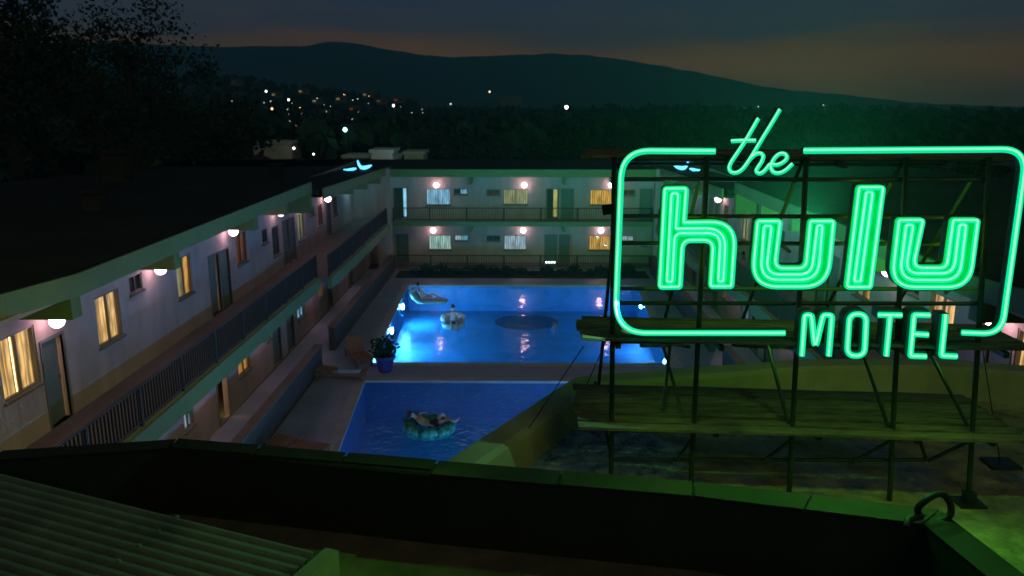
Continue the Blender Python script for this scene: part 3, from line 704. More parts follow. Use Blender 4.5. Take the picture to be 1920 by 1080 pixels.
fl = MB(); fl.add([(-9, -4, FZ), (3.52, -4, FZ), (3.52, 6.0, FZ), (-1, 7.05, FZ), (-3.5, 7.4, FZ), (-9, 6.8, FZ)], [tuple(range(6))]); PF(fl, 'roof_floor', 'brown_floor')

# black hose loop hanging on the beam corner
lp = thing('hose_loop', 'black rubber hose loop standing on the corner of the dark roof edge', 'hose', (3.42, 6.08, PZ))
c = [Vector((0.135 * math.cos(t), -0.25 * 0.0 + 0.03 * math.sin(2 * t), 0.105 + 0.12 * math.sin(t))) for t in [2 * math.pi * k / 28 for k in range(28)]]
MB().tube(c, 0.028, 10, closed=True).build('loop', 'rubber', lp, smooth=True)
MB().tube([(-0.10, 0.0, 0.03), (-0.17, -0.02, 0.03), (-0.24, -0.06, 0.028), (-0.30, -0.16, 0.02)], 0.027, 10).build('tail', 'rubber', lp, smooth=True)

# corrugated lean-to roof in the near left corner
A0 = at_z(-30, 882, 7.38); B0 = at_z(588, 1036, 7.38)
dv = Vector((B0.x - A0.x, B0.y - A0.y, 0)).normalized(); nv = Vector((dv.y, -dv.x, 0))
sh = thing('corrugated_lean_to', 'ribbed metal lean-to roof in the near left corner', 'shed roof', (B0.x, B0.y, FZ))
def PS(mb, name, m, **k):
    o = mb.build(name, m, sh, **k); o.matrix_parent_inverse = Matrix.Translation((B0.x, B0.y, FZ)).inverted(); return o
A1 = A0 - dv * 2.5; Ls = (B0 - A1).length; cs = MB(); NU, PIT, NP = 12, 0.086, 24
rows = []
for i in range(NP * NU + 1):
    off = i * PIT / NU; ph = 2 * math.pi * i / NU
    z = 0.027 * (1 if math.cos(ph) > 0.35 else (-1 if math.cos(ph) < -0.35 else math.cos(ph) / 0.35)) - 0.10 * off
    r = []
    for k in range(2): p = A1 + dv * (Ls * k) + nv * off; r.append(len(cs.v)); cs.v.append((p.x, p.y, 7.36 + z))
    rows.append(r)
for a, b in zip(rows, rows[1:]): cs.f.append((a[0], a[1], b[1], b[0]))
o = PS(cs, 'ribbed_sheet', 'corrugated'); sm = o.modifiers.new('solid', 'SOLIDIFY'); sm.thickness = 0.006
for k in range(9):
    p = A1 + dv * (Ls - 1.18) + nv * (PIT * 2 * k)
    MB().box((p.x - 0.012, p.y - 0.012, 7.384 - 0.20 * PIT * k), (p.x + 0.012, p.y + 0.012, 7.400 - 0.20 * PIT * k)).build('screw', 'corrugated', sh).matrix_parent_inverse = Matrix.Translation((B0.x, B0.y, FZ)).inverted()
def plank_along(p, d, l, wd, z0, z1):
    n_ = Vector((d.y, -d.x, 0)); q4 = [p, p + d * l, p + d * l + n_ * wd, p + n_ * wd]
    return MB().add([(v.x, v.y, z0) for v in q4] + [(v.x, v.y, z1) for v in q4], [(3, 2, 1, 0), (4, 5, 6, 7), (0, 1, 5, 4), (1, 2, 6, 5), (2, 3, 7, 6), (3, 0, 4, 7)])
PS(plank_along(A1, dv, Ls, 0.10, FZ, 7.32), 'wall', 'dark_beam')
PS(plank_along(B0 + dv * 0.10, nv, 2.0, -0.10, FZ, 7.44), 'end_board', 'cap_wood')

# ------------------------------------------------------------------ the sign
SY = lambda x: 7.60 - 0.07 * x
SN = Vector((-0.07, -1, 0)).normalized()       # towards the front
def S(px, py, off=0.0):
    d = ray(px, py); t = 7.60 / (d.y + 0.07 * d.x); return C0 + d * t + SN * off
UNIT = (S(1500, 400) - S(1501, 400)).length     # metres per photo pixel on the sign
sg = thing('neon_sign', 'large green neon motel sign on a dark steel frame over plank walkways', 'sign', (S(1500, 900).x, SY(2.5), RZ))
SGI = Matrix.Translation(sg.location).inverted()
def PG(mb, name, m, parent=None, **k):
    o = mb.build(name, m, parent or sg, **k)
    if parent is None: o.matrix_parent_inverse = SGI
    return o
def dens(p2, off=0.0): return [S(p.x, p.y, off) for p in p2]
TR = 5.0 * UNIT
def neon(parent, path2, r=TR, off=0.055, closed=False):
    PG(MB().tube(dens(path2, off), r, 8, closed), 'neon_tube', 'tube', parent, smooth=True)
    h = [Vector((p.x - 1.6, p.y - 1.6)) for p in path2]
    PG(MB().tube(dens(h, off + r * 0.84), r * 0.36, 6, closed), 'tube_highlight', 'highlight_strip', parent, smooth=True)
def offset_poly(P, d):
    n = len(P); out = []
    ar = sum(P[i].x * P[(i + 1) % n].y - P[(i + 1) % n].x * P[i].y for i in range(n)); sgn = 1 if ar > 0 else -1
    for i in range(n):
        a = (P[i] - P[i - 1]); b = (P[(i + 1) % n] - P[i])
        a = a.normalized() if a.length > 1e-6 else b.normalized(); b = b.normalized() if b.length > 1e-6 else a
        na = Vector((a.y, -a.x)) * sgn; nb = Vector((b.y, -b.x)) * sgn; m_ = (na + nb)
        if m_.length < 1e-6: m_ = na
        m_.normalize(); out.append(P[i] + m_ * (d / max(0.5, m_.dot(na))))
    return out
def tess(P):
    idx_ = [i for i in range(len(P)) if (P[i] - P[i - 1]).length > 0.25]; tri = []
    ar = sum(P[i].x * P[(i + 1) % len(P)].y - P[(i + 1) % len(P)].x * P[i].y for i in range(len(P))); sg_ = 1 if ar > 0 else -1
    cr_ = lambda a, b, c: ((b.x - a.x) * (c.y - a.y) - (b.y - a.y) * (c.x - a.x)) * sg_
    while len(idx_) > 3:
        for k in range(len(idx_)):
            i, j, l = idx_[k - 1], idx_[k], idx_[(k + 1) % len(idx_)]
            if cr_(P[i], P[j], P[l]) <= 1e-9: continue
            if any(cr_(P[i], P[j], P[q_]) >= 0 and cr_(P[j], P[l], P[q_]) >= 0 and cr_(P[l], P[i], P[q_]) >= 0 for q_ in idx_ if q_ not in (i, j, l)): continue
            tri.append((i, j, l)); idx_.pop(k); break
        else: idx_.pop(0)
    return tri + [tuple(idx_)]
HULU = [
 ([(1246.6, 353.4, 4), (1286, 353, 4), (1281.6, 416.5, 2), (1378, 415, 54), (1370, 535, 4), (1331.6, 535, 4), (1337, 449, 18), (1279, 449, 18), (1274, 536, 4), (1237, 536.5, 4)],
  [(1259, 362.5, 5), (1271.5, 362.5, 5), (1267, 428, 3), (1360.6, 427, 36), (1355.3, 526, 4), (1345.7, 526, 4), (1350.8, 436.5, 24), (1265.2, 436.5, 14), (1260.5, 527, 4), (1250.5, 527, 4)]),
 ([(1419.2, 414, 4), (1460.7, 414, 4), (1450, 501.5, 16), (1508.5, 501.5, 16), (1517, 414, 4), (1559.8, 414, 4), (1548, 535.5, 50), (1408, 535.5, 44)],
  [(1431, 423, 5), (1445, 423, 5), (1434, 513, 24), (1519, 513, 26), (1530, 422, 4), (1539.5, 422, 4), (1531, 523, 36), (1424, 523, 32)]),
 ([(1607.4, 351, 4), (1651.9, 351, 4), (1628, 536.3, 4), (1585.2, 536.3, 4)], [(1620.7, 360, 5), (1632.6, 360, 5), (1610.4, 526, 4), (1598.5, 526, 4)]),
 ([(1681.5, 411.9, 4), (1726, 411.9, 4), (1707, 500.7, 16), (1770, 500.7, 16), (1782.2, 411.9, 4), (1828, 411.9, 4), (1812, 536.3, 46), (1667, 536.3, 40)],
  [(1694.8, 421, 5), (1708, 421, 5), (1693, 511, 22), (1783, 511, 26), (1794, 421, 4), (1806, 421, 4), (1794, 523.5, 34), (1682, 523.5, 30)])]
for outer, inner in HULU:
    fo = offset_poly(fillet(outer, 8), 5.5); n = len(fo)
    m_ = MB(); fr_ = dens(fo, 0.02); bk = dens(fo, -0.09)
    m_.add(fr_ + bk, [tuple(n + i for i in t) for t in tess(fo)] + [(i, (i + 1) % n, n + (i + 1) % n, n + i) for i in range(n)])
    lt = PG(m_, 'channel_letter', 'sign_return')
    lt.matrix_parent_inverse = SGI
    def PL(mb, name, m, **k):
        o = mb.build(name, m, lt, **k); o.matrix_parent_inverse = Matrix.Identity(4); return o
    fp = offset_poly(fillet(outer, 8), 5.2)
    PL(MB().add(dens(fp, 0.012), tess(fp)), 'face', 'sign_face')
    for pth in (outer, inner): neon(lt, fillet(pth, 8), closed=True)
    PL(MB().tube(dens(fillet(inner, 6), -0.108), TR * 0.7, 6, True), 'added_rear_tube', 'added_glow', smooth=True)  # added unseen tubes, put in to light the roof and wing behind
def catmull(P, seg=6):
    P = [Vector(p) for p in P]; Q = [P[0] * 2 - P[1]] + P + [P[-1] * 2 - P[-2]]; out = []
    for i in range(1, len(Q) - 2):
        for k in range(seg):
            t = k / seg; a, b, c, d = Q[i - 1:i + 3]
            out.append(0.5 * ((2 * b) + (c - a) * t + (2 * a - 5 * b + 4 * c - d) * t * t + (3 * b - a - 3 * c + d) * t ** 3))
    return out + [P[-1]]
Z2 = lambda L, x0, y0, k: [(x0 + u / k, y0 + v / k) for u, v in L]
def stroke(path2, wd, name, closed=False, depth=-0.10, r=TR, off=0.045):
    ch = PG(MB().sweep(dens(path2, 0), SN, wd * UNIT, depth, 0.012, closed), name, 'sign_return')
    neon(ch, path2, r=r, off=off, closed=closed)
    return ch
# script word
for L in ([(580, 230), (500, 370), (400, 540), (300, 690), (220, 810), (188, 890), (210, 945), (270, 962), (345, 930), (420, 845), (520, 690), (640, 490), (760, 295), (870, 110)],
          [(470, 775), (530, 720), (600, 698), (645, 735), (625, 810), (580, 880), (552, 935), (590, 970), (650, 945), (700, 890), (745, 845), (830, 855), (920, 815), (965, 755), (930, 705), (860, 710), (790, 775), (750, 870), (775, 945), (850, 965), (940, 930), (1040, 840)],
          [(215, 535), (380, 528), (545, 527)]):
    stroke(catmull(Z2(L, 1340, 190, 7.2), 5), 9, 'script_letter', depth=-0.07, r=4.0 * UNIT, off=0.035)
MO = [[(120, 535), (150, 100, 25), (222, 108, 20), (258, 470, 12), (345, 102, 25), (438, 108, 20), (402, 535)],
      None,
      [(925, 102), (1170, 106)], [(1048, 104), (1008, 535)],
      [(1465, 106), (1300, 102, 12), (1262, 535, 12), (1428, 540)], [(1290, 303), (1448, 312)],
      [(1632, 100), (1588, 532, 12), (1750, 540)]]
for L in MO:
    if L is None:
        P_ = fillet([(1480 + u / 5.647, 570 + v / 5.647, 16) for u, v in ((622, 92), (800, 96), (778, 536), (594, 532))], 8); stroke(P_, 17, 'channel_letter', True, depth=-0.14, r=6.0 * UNIT); continue
    P_ = fillet_open([(1480 + p[0] / 5.647, 570 + p[1] / 5.647, (p[2] / 5.647 * 1.5 if len(p) > 2 else 0)) for p in L], 5)
    stroke(P_, 17, 'channel_letter', depth=-0.14, r=6.0 * UNIT)
stroke(fillet_open([(1340, 283), (1166, 282, 55), (1153, 622, 58), (1470, 622)], 12), 9, 'border_channel', depth=-0.06, r=6.0 * UNIT)
stroke(fillet_open([(1505, 282), (1921, 279, 42), (1873, 624, 58), (1800, 621)], 12), 9, 'border_channel', depth=-0.06, r=6.0 * UNIT)
# added unseen lamps stand in for the light the neon throws
al = bpy.data.lights.new('neon_fill', 'AREA'); al.shape = 'RECTANGLE'; al.size = 3.2; al.size_y = 1.2; al.energy = 7; al.color = (0.28, 1.0, 0.12)
ao = link('neon_fill', None, parent=sg); bpy.data.objects.remove(ao); ao = bpy.data.objects.new('neon_fill', al); COL.objects.link(ao); ao.parent = sg; ao.matrix_parent_inverse = SGI
ao.location = S(1540, 440, -0.28); ao.rotation_euler = (rad(80), 0, rad(-4))
def spot(p, d, watts, cone, col, name='neon_fill'):
    l = bpy.data.lights.new(name, 'SPOT'); l.energy = watts; l.spot_size = rad(cone); l.spot_blend = 0.8; l.shadow_soft_size = 0.0; l.color = col
    o = bpy.data.objects.new(name, l); COL.objects.link(o); o.parent = sg; o.matrix_parent_inverse = SGI; o.location = p
    o.rotation_euler = Vector(d).to_track_quat('-Z', 'Y').to_euler(); return o
for px, py in ((1260, 440), (1420, 480), (1600, 440), (1750, 480), (1640, 625)): spot(S(px, py, 0.13), (-0.1, -1, -0.45), 32, 158, (0.13, 1.0, 0.08))  # added unseen spots, green fill on the near roof
for px in (1250, 1480, 1700, 1850): spot(S(px, 690, 0.42), (0.0, 0.12, -1), 5, 120, (0.35, 1.0, 0.12)); spot(S(px, 672, -0.25), (0.0, 0.75, -1), 2.6, 150, (0.25, 1.0, 0.12))
spot(S(1560, 455, -0.75), (0.24, 1, 0.30), 21000, 84, (0.12, 1.0, 0.30)).data.spot_blend = 1.0     # added unseen spot that greens the haze behind the sign
spot(S(1160, 560, 0.10), (-0.40, 0.45, -1), 22, 100, (0.25, 1.0, 0.60)); spot(S(1175, 480, 0.12), (-0.85, -0.42, -0.36), 120, 74, (0.16, 1.0, 0.08))      # added unseen spots for the wet patch and the lean-to roof
# added flood lamp on the left post, fill light for the near left wing
fp_ = S(1146, 400, -0.30); fd = (Vector((-9.3, 18.0, 6.3)) - fp_).normalized(); fq = fd.to_track_quat('Y', 'Z').to_matrix().to_4x4(); fq.translation = fp_
fl_ = MB().box((-0.06, -0.10, -0.05), (0.06, 0.05, 0.05), fq); PG(fl_, 'added_flood', 'steel'); PG(MB().box((-0.05, 0.051, -0.04), (0.05, 0.056, 0.04), fq), 'added_flood_lens', 'added_glow')
spot(fp_ + fd * 0.08, fd, 1000, 52, (0.95, 1.0, 0.26), 'flood_fill').data.shadow_soft_size = 0.3
# steel frame
BK = -0.16
def bar2(a, b, r, name, oa=BK, ob=None): 
    return PG(MB().bar(S(*a, oa), S(*b, oa if ob is None else ob), r, 8), name, 'steel')
def post_foot(top, foot):
    t = S(*top, BK); f = S(*foot, BK); k = (RZ - t.z) / (f.z - t.z); return t, t + (f - t) * k
for top, foot in (((1153, 296), (1147, 890)), ((1331, 296), (1300, 905)), ((1521, 296), (1488, 920)), ((1712, 296), (1680, 935)), ((1872, 296), (1830, 945))):
    t, f = post_foot(top, foot)
    PG(MB().bar(t, f, 0.026, 10), 'post', 'steel')
    if top[0] > 1800: PG(MB().box((f.x - 0.13, f.y - 0.12, RZ + 0.002), (f.x + 0.13, f.y + 0.12, RZ + 0.022)).box((f.x - 0.05, f.y - 0.05, RZ + 0.022), (f.x + 0.05, f.y + 0.05, RZ + 0.13)), 'base_plate', 'steel')
for y, x0, x1 in ((303, 1160, 1900), (311, 1160, 1900), (340, 1153, 1872), (411, 1153, 1866), (463, 1153, 1862), (550, 1150, 1856), (578, 1150, 1854), (652, 1149, 1848), (823, 1147, 1838), (878, 1147, 1752)):
    bar2((x0, y), (x1, y + (x1 - x0) * 0.002), 0.021 if y > 320 else 0.014, 'rail', BK - 0.045)
D1 = BK - 1.15
for a, b, oa, ob in (((1330, 300), (1262, 706), BK - 0.1, D1), ((1521, 300), (1420, 722), BK - 0.1, D1), ((1716, 300), (1583, 722), BK - 0.1, D1), ((1872, 300), (1742, 700), BK - 0.1, D1), ((1166, 300), (1127, 818), BK - 0.1, D1),
                     ((1205, 660), (1283, 722), BK - .05, D1), ((1296, 662), (1250, 712), BK - .05, D1), ((1262, 700), (1290, 812), D1, BK - .1), ((1286, 700), (1246, 812), D1, BK - .1),
                     ((1270, 878), (1300, 838), BK, BK), ((1438, 878), (1490, 838), BK, BK), ((1612, 878), (1682, 838), BK, BK), ((1752, 878), (1836, 838), BK, BK), ((1150, 878), (1120, 800), BK, D1),
                     ((1425, 722), (1498, 662), D1, BK), ((1546, 722), (1640, 664), D1, BK), ((1586, 722), (1690, 662), D1, BK), ((1715, 712), (1850, 662), D1, BK),
                     ((1640, 664), (1680, 815), BK - .3, BK - .05), ((1788, 690), (1834, 815), BK - .4, BK - .05), ((1460, 664), (1490, 815), BK - .4, BK - .05), ((1740, 838), (1752, 876), BK - .05, BK - .05),
                     ((1400, 480), (1420, 510), BK, D1 * 0.5), ((1290, 466), (1322, 506), BK - .05, D1 * .6), ((1475, 466), (1520, 500), BK - .05, D1 * .6), ((1822, 466), (1868, 495), BK - .05, BK - .05), ((1790, 560), (1868, 500), BK - .05, BK - .05)):
    bar2(a, b, 0.019, 'brace', oa, ob)
# weathered plank walkways at three heights
def planks(z, y0, y1, xl, xr, n, ragged, th=0.03):
    wd = (y1 - y0) / n
    for i in range(n):
        a = y0 + wd * i; x0 = xl + rnd(-ragged, ragged); x1 = xr + rnd(-ragged, ragged); zz = z + rnd(-0.02, 0.02)
        m_ = MB(); gap = rnd(0.022, 0.045); k = 6; vs = []
        for j in range(k + 1):
            x = x0 + (x1 - x0) * j / k; w1 = rnd(-0.006, 0.006); w2 = rnd(-0.006, 0.006); dz = rnd(-0.006, 0.006); sk = 0.07 * (x - 2.5)
            vs += [(x, a + w1 - sk, zz + dz), (x, a + wd - gap + w2 - sk, zz + dz), (x, a + wd - gap + w2 - sk, zz + dz - th), (x, a + w1 - sk, zz + dz - th)]
        fs = [(0, 1, 2, 3), tuple(4 * k + q for q in (3, 2, 1, 0))]
        for j in range(k):
            for c in range(4): fs.append((4 * j + c, 4 * j + (c + 1) % 4, 4 * j + 4 + (c + 1) % 4, 4 * j + 4 + c))
        m_.add(vs, fs); o = PG(m_, 'plank', random.choice(['wood_plank', 'wood_plank_pale', 'wood_plank_dark']))
planks(9.80, 7.62, 8.55, 0.62, 4.95, 5, 0.05)
planks(8.02, 7.42, 8.40, 0.60, 4.86, 5, 0.06)
planks(7.12, 7.40, 8.72, 0.58, 4.92, 8, 0.05)
for z, y1 in ((9.80, 8.5), (8.02, 8.35), (7.12, 8.65)):
    for x in (0.95, 1.95, 2.95, 3.9, 4.6): PG(MB().box((x - 0.025, 7.45 - 0.07 * (x - 2.5), z - 0.095), (x + 0.025, y1 - 0.07 * (x - 2.5), z - 0.042)), 'joist', 'steel')
PG(MB().bar((5.37, 8.36, RZ), (4.95, 8.45, 8.0), 0.006, 6), 'guy_wire', 'steel')
PG(MB().bar(S(1094, 655, -0.1), at_z(960, 850, RZ), 0.006, 6), 'guy_wire', 'steel'); PG(MB().bar(S(1150, 670, -0.9), at_z(1070, 790, RZ), 0.006, 6), 'guy_wire', 'steel')
PG(MB().box((5.2, 8.2, RZ + 0.002), (5.52, 8.48, RZ + 0.03)), 'anchor_plate', 'steel')

# wet roof patch by the sign's left foot, glints put into colour and crumples
mat('wet_glint', (0.12, 0.28, 0.25), 0.16, 0.6, 5.0, bump=0.9, bscale=9, col2=(0.55, 0.75, 0.70))
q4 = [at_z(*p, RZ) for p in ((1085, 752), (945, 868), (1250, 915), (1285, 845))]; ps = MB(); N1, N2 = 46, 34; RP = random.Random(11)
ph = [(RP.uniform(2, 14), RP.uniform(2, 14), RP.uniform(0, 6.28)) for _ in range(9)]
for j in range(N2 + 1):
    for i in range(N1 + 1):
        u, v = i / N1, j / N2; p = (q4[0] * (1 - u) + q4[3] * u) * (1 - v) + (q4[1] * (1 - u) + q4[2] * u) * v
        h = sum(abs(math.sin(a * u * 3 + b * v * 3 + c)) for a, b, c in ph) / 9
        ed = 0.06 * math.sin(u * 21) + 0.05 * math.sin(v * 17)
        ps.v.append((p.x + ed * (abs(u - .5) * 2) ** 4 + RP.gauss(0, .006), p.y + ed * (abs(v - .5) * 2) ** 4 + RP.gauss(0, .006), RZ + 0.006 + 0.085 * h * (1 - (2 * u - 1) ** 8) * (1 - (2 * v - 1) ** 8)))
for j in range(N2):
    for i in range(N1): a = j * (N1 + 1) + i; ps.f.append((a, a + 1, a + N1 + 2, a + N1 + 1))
tag(ps.build('wet_patch', 'wet_glint', fix=False), 'wet roof patch with built-in glints at the sign foot nearest the pools', 'plastic sheet')

# ------------------------------------------------------------------ pool side things
def skin_body(joints, edges, name):
    me = bpy.data.meshes.new(name); me.from_pydata([j[0] for j in joints], edges, []); o = bpy.data.objects.new(name, me); COL.objects.link(o)
    md = o.modifiers.new('skin', 'SKIN'); md.use_smooth_shade = True
    for i, j in enumerate(joints):
        r = j[1]; me.skin_vertices[0].data[i].radius = r if hasattr(r, '__len__') else (r, r)
    me.skin_vertices[0].data[0].use_root = True
    o.modifiers.new('sub', 'SUBSURF').levels = 1
    dg = bpy.context.evaluated_depsgraph_get(); nm = bpy.data.meshes.new_from_object(o.evaluated_get(dg)); bpy.data.objects.remove(o); return nm
def person(J, label, loc, rz, top=None, bottom='dark_cloth', hair='hair'):
    """J: joint name -> position, local metres"""
    root = thing('person', label, 'person', loc, rz, 'swimmers in the pools')
    order = ['pelvis', 'waist', 'chest', 'neck', 'head', 'crown']
    R_ = {'pelvis': (0.15, 0.11), 'waist': (0.125, 0.095), 'chest': (0.16, 0.11), 'neck': 0.052, 'head': 0.085, 'crown': 0.07}
    js = []; ix = {}
    def addj(n, p, r): ix[n] = len(js); js.append((tuple(p), r))
    for n in order: addj(n, J[n], R_[n])
    ed = [(ix[a], ix[b]) for a, b in zip(order, order[1:])]
    for s in 'lr':
        for n, r in (('shoulder', 0.06), ('elbow', 0.042), ('wrist', 0.028), ('palm', 0.036)): addj(n + s, J[n + s], r)
        for n, r in (('hip', 0.088), ('knee', 0.056), ('ankle', 0.036), ('toe', 0.03)): addj(n + s, J[n + s], r)
        ed += [(ix['chest'], ix['shoulder' + s]), (ix['shoulder' + s], ix['elbow' + s]), (ix['elbow' + s], ix['wrist' + s]), (ix['wrist' + s], ix['palm' + s]),
               (ix['pelvis'], ix['hip' + s]), (ix['hip' + s], ix['knee' + s]), (ix['knee' + s], ix['ankle' + s]), (ix['ankle' + s], ix['toe' + s])]
    me = skin_body(js, ed, 'body')
    bm = bmesh.new(); bm.from_mesh(me)
    fing = MB()          # five tapered fingers per hand, rooted in the palm
    for s in 'lr':
        wv, pv = Vector(J['wrist' + s]), Vector(J['palm' + s]); d = (pv - wv).normalized(); sd = d.cross(Vector((0, 0, 1))).normalized(); dn = sd.cross(d)
        for k, ln in enumerate((0.055, 0.07, 0.078, 0.072, 0.058)):
            if k == 0: a = pv - d * 0.03 + sd * 0.03; b = a + sd * 0.035 + d * 0.03; c = b + d * 0.025
            else: a = pv + d * 0.012 + sd * (0.03 - 0.019 * (k - 0.5)); b = a + d * ln * 0.55; c = b + d * ln * 0.4 - dn * ln * 0.35
            fing.tube([a, b, c], 0.009, 6, r2=0.006)
    hd, cw = Vector(J['head']), Vector(J['crown']); upv = (cw - hd).normalized()
    fc = Vector(J['face']).normalized(); fc = (fc - upv * fc.dot(upv)).normalized(); sv = upv.cross(fc)
    hc = (hd + cw) / 2
    fing.tube([hc + fc * 0.07 + upv * 0.02, hc + fc * 0.105 - upv * 0.02], 0.010, 6, r2=0.016)     # nose
    for e in (-1, 1): fing.tube([hc + sv * (0.078 * e) + upv * 0.02, hc + sv * (0.09 * e) - upv * 0.03], 0.016, 6)    # ears
    fm = fing.mesh('f', True); bm.from_mesh(fm); bm.to_mesh(me); bm.free()
    me.materials.clear(); b = link('body', me, 'skin', root); me.polygons.foreach_set('use_smooth', [True] * len(me.polygons))
    for e in (-1, 1): p = hc + fc * 0.082 + sv * (0.032 * e) + upv * 0.012; MB().ball(p, 0.011, 8, 6).build('eye', 'hair', root)
    p = hc + fc * 0.082 - upv * 0.048; MB().ball(p, (0.02, 0.02, 0.007), 8, 6).build('mouth', 'pink_cloth', root)
    h = MB(); h.ball((0, 0, 0), (0.105, 0.105, 0.115), 14, 10)
    h.v = [tuple(hc + upv * 0.035 - fc * 0.028 + Vector(v)) for v in h.v]; h.build('hair', hair, root, smooth=True)
    def wrap(a, c, r0, r1, name, m_):
        mm = MB(); a, c = Vector(a), Vector(c); mm.tube([a, a.lerp(c, 0.33), a.lerp(c, 0.66), c], 1, 12, radii=[r0, (r0 * 2 + r1) / 3 * 0.97, (r0 + 2 * r1) / 3 * 0.97, r1]); mm.build(name, m_, root, smooth=True)
    if top:
        wrap(Vector(J['pelvis']).lerp(Vector(J['waist']), 0.2), Vector(J['chest']).lerp(Vector(J['neck']), 0.45), 0.165, 0.13, 'shirt', top)
        for s in 'lr': wrap(Vector(J['chest']).lerp(Vector(J['shoulder' + s]), 0.6), Vector(J['shoulder' + s]).lerp(Vector(J['elbow' + s]), 0.55), 0.085, 0.066, 'sleeve', top)
    wrap(Vector(J['waist']).lerp(Vector(J['pelvis']), 0.45), Vector(J['pelvis']) + (Vector(J['pelvis']) - Vector(J['waist'])) * 0.25, 0.15, 0.165, 'swim_trunks', bottom)
    for s in 'lr': wrap(J['hip' + s], Vector(J['hip' + s]).lerp(Vector(J['knee' + s]), 0.45), 0.10, 0.085, 'trunk_leg', bottom)
    return root
def arm(J, s, sh, el_, wr, pm): J.update({'shoulder' + s: sh, 'elbow' + s: el_, 'wrist' + s: wr, 'palm' + s: pm})
def leg(J, s, hp, kn, an, to): J.update({'hip' + s: hp, 'knee' + s: kn, 'ankle' + s: an, 'toe' + s: to})
WZ = -0.10
# swimmer leaning back on a pale blue air lounger
p = at_z(795, 566, WZ)
lg = thing('air_lounger', 'pale blue inflatable pool lounger carrying the far swimmer', 'pool float', (p.x, p.y, WZ), rad(-8))
for k in range(-2, 3):
    yy = k * 0.15
    MB().tube([(-0.72, yy, 0.62), (-0.62, yy, 0.52), (-0.45, yy, 0.25), (-0.25, yy, 0.09), (0.1, yy, 0.05), (0.9, yy, 0.05), (1.25, yy, 0.07)], 0.09, 10, radii=[0.05, 0.09, 0.09, 0.09, 0.09, 0.09, 0.05]).build('air_tube', 'float_blue', lg, smooth=True)
MB().ball((-0.60, 0, 0.62), (0.16, 0.36, 0.13), 14, 8).build('headrest', 'float_blue', lg, smooth=True)
J = dict(pelvis=(0.05, 0, 0.26), waist=(-0.12, 0, 0.36), chest=(-0.24, 0, 0.56), neck=(-0.30, 0, 0.76), head=(-0.30, 0, 0.84), crown=(-0.29, 0, 0.98), face=(0.8, -0.6, 0))
arm(J, 'l', (-0.24, 0.19, 0.66), (-0.08, 0.30, 0.42), (0.12, 0.28, 0.26), (0.19, 0.27, 0.24)); arm(J, 'r', (-0.24, -0.19, 0.66), (-0.02, -0.33, 0.42), (0.06, -0.44, 0.18), (0.07, -0.47, 0.11))
leg(J, 'l', (0.10, 0.09, 0.25), (0.50, 0.13, 0.42), (0.84, 0.12, 0.22), (1.00, 0.12, 0.22)); leg(J, 'r', (0.10, -0.09, 0.25), (0.52, -0.12, 0.26), (0.94, -0.12, 0.20), (1.06, -0.12, 0.26))
person(J, 'person in a white and pink top leaning back on the pale blue lounger', (p.x, p.y, WZ), rad(-8), top='white_cloth', bottom='pink_cloth')
# swimmer slumped in a white seat float
p = at_z(850, 613, WZ)
sf = thing('seat_float', 'white puffy seat float with pale blue rim in the far pool', 'pool float', (p.x, p.y, WZ), rad(10))
MB().tube([(0.40 * math.cos(t), 0.40 * math.sin(t), 0.10) for t in [2 * math.pi * k / 24 for k in range(24)]], 0.15, 12, closed=True).build('ring', 'float_blue', sf, smooth=True)
MB().tube([(0.44 * math.cos(t), 0.40 * math.sin(t), 0.36 + 0.12 * math.sin(t)) for t in [math.pi * k / 12 for k in range(13)]], 0.19, 12, radii=[0.10] + [0.19] * 11 + [0.10]).build('back_cushion', 'float_white', sf, smooth=True)
J = dict(pelvis=(0, 0.02, 0.22), waist=(0, 0.12, 0.40), chest=(0, 0.17, 0.60), neck=(0, 0.16, 0.77), head=(0, 0.13, 0.85), crown=(0, 0.12, 0.99), face=(0.1, -1, 0))
arm(J, 'l', (-0.18, 0.16, 0.68), (-0.36, 0.06, 0.48), (-0.40, -0.16, 0.36), (-0.39, -0.23, 0.33)); arm(J, 'r', (0.18, 0.16, 0.68), (0.36, 0.06, 0.48), (0.40, -0.16, 0.36), (0.39, -0.23, 0.33))
leg(J, 'l', (-0.09, -0.03, 0.22), (-0.13, -0.42, 0.34), (-0.14, -0.66, 0.02), (-0.14, -0.80, -0.02)); leg(J, 'r', (0.09, -0.03, 0.22), (0.13, -0.42, 0.34), (0.16, -0.66, 0.02), (0.17, -0.80, -0.02))
person(J, 'person in a white shirt sitting in the white seat float, legs in the water', (p.x, p.y, WZ), rad(10), top='white_cloth', bottom='dark_cloth', hair='hair')
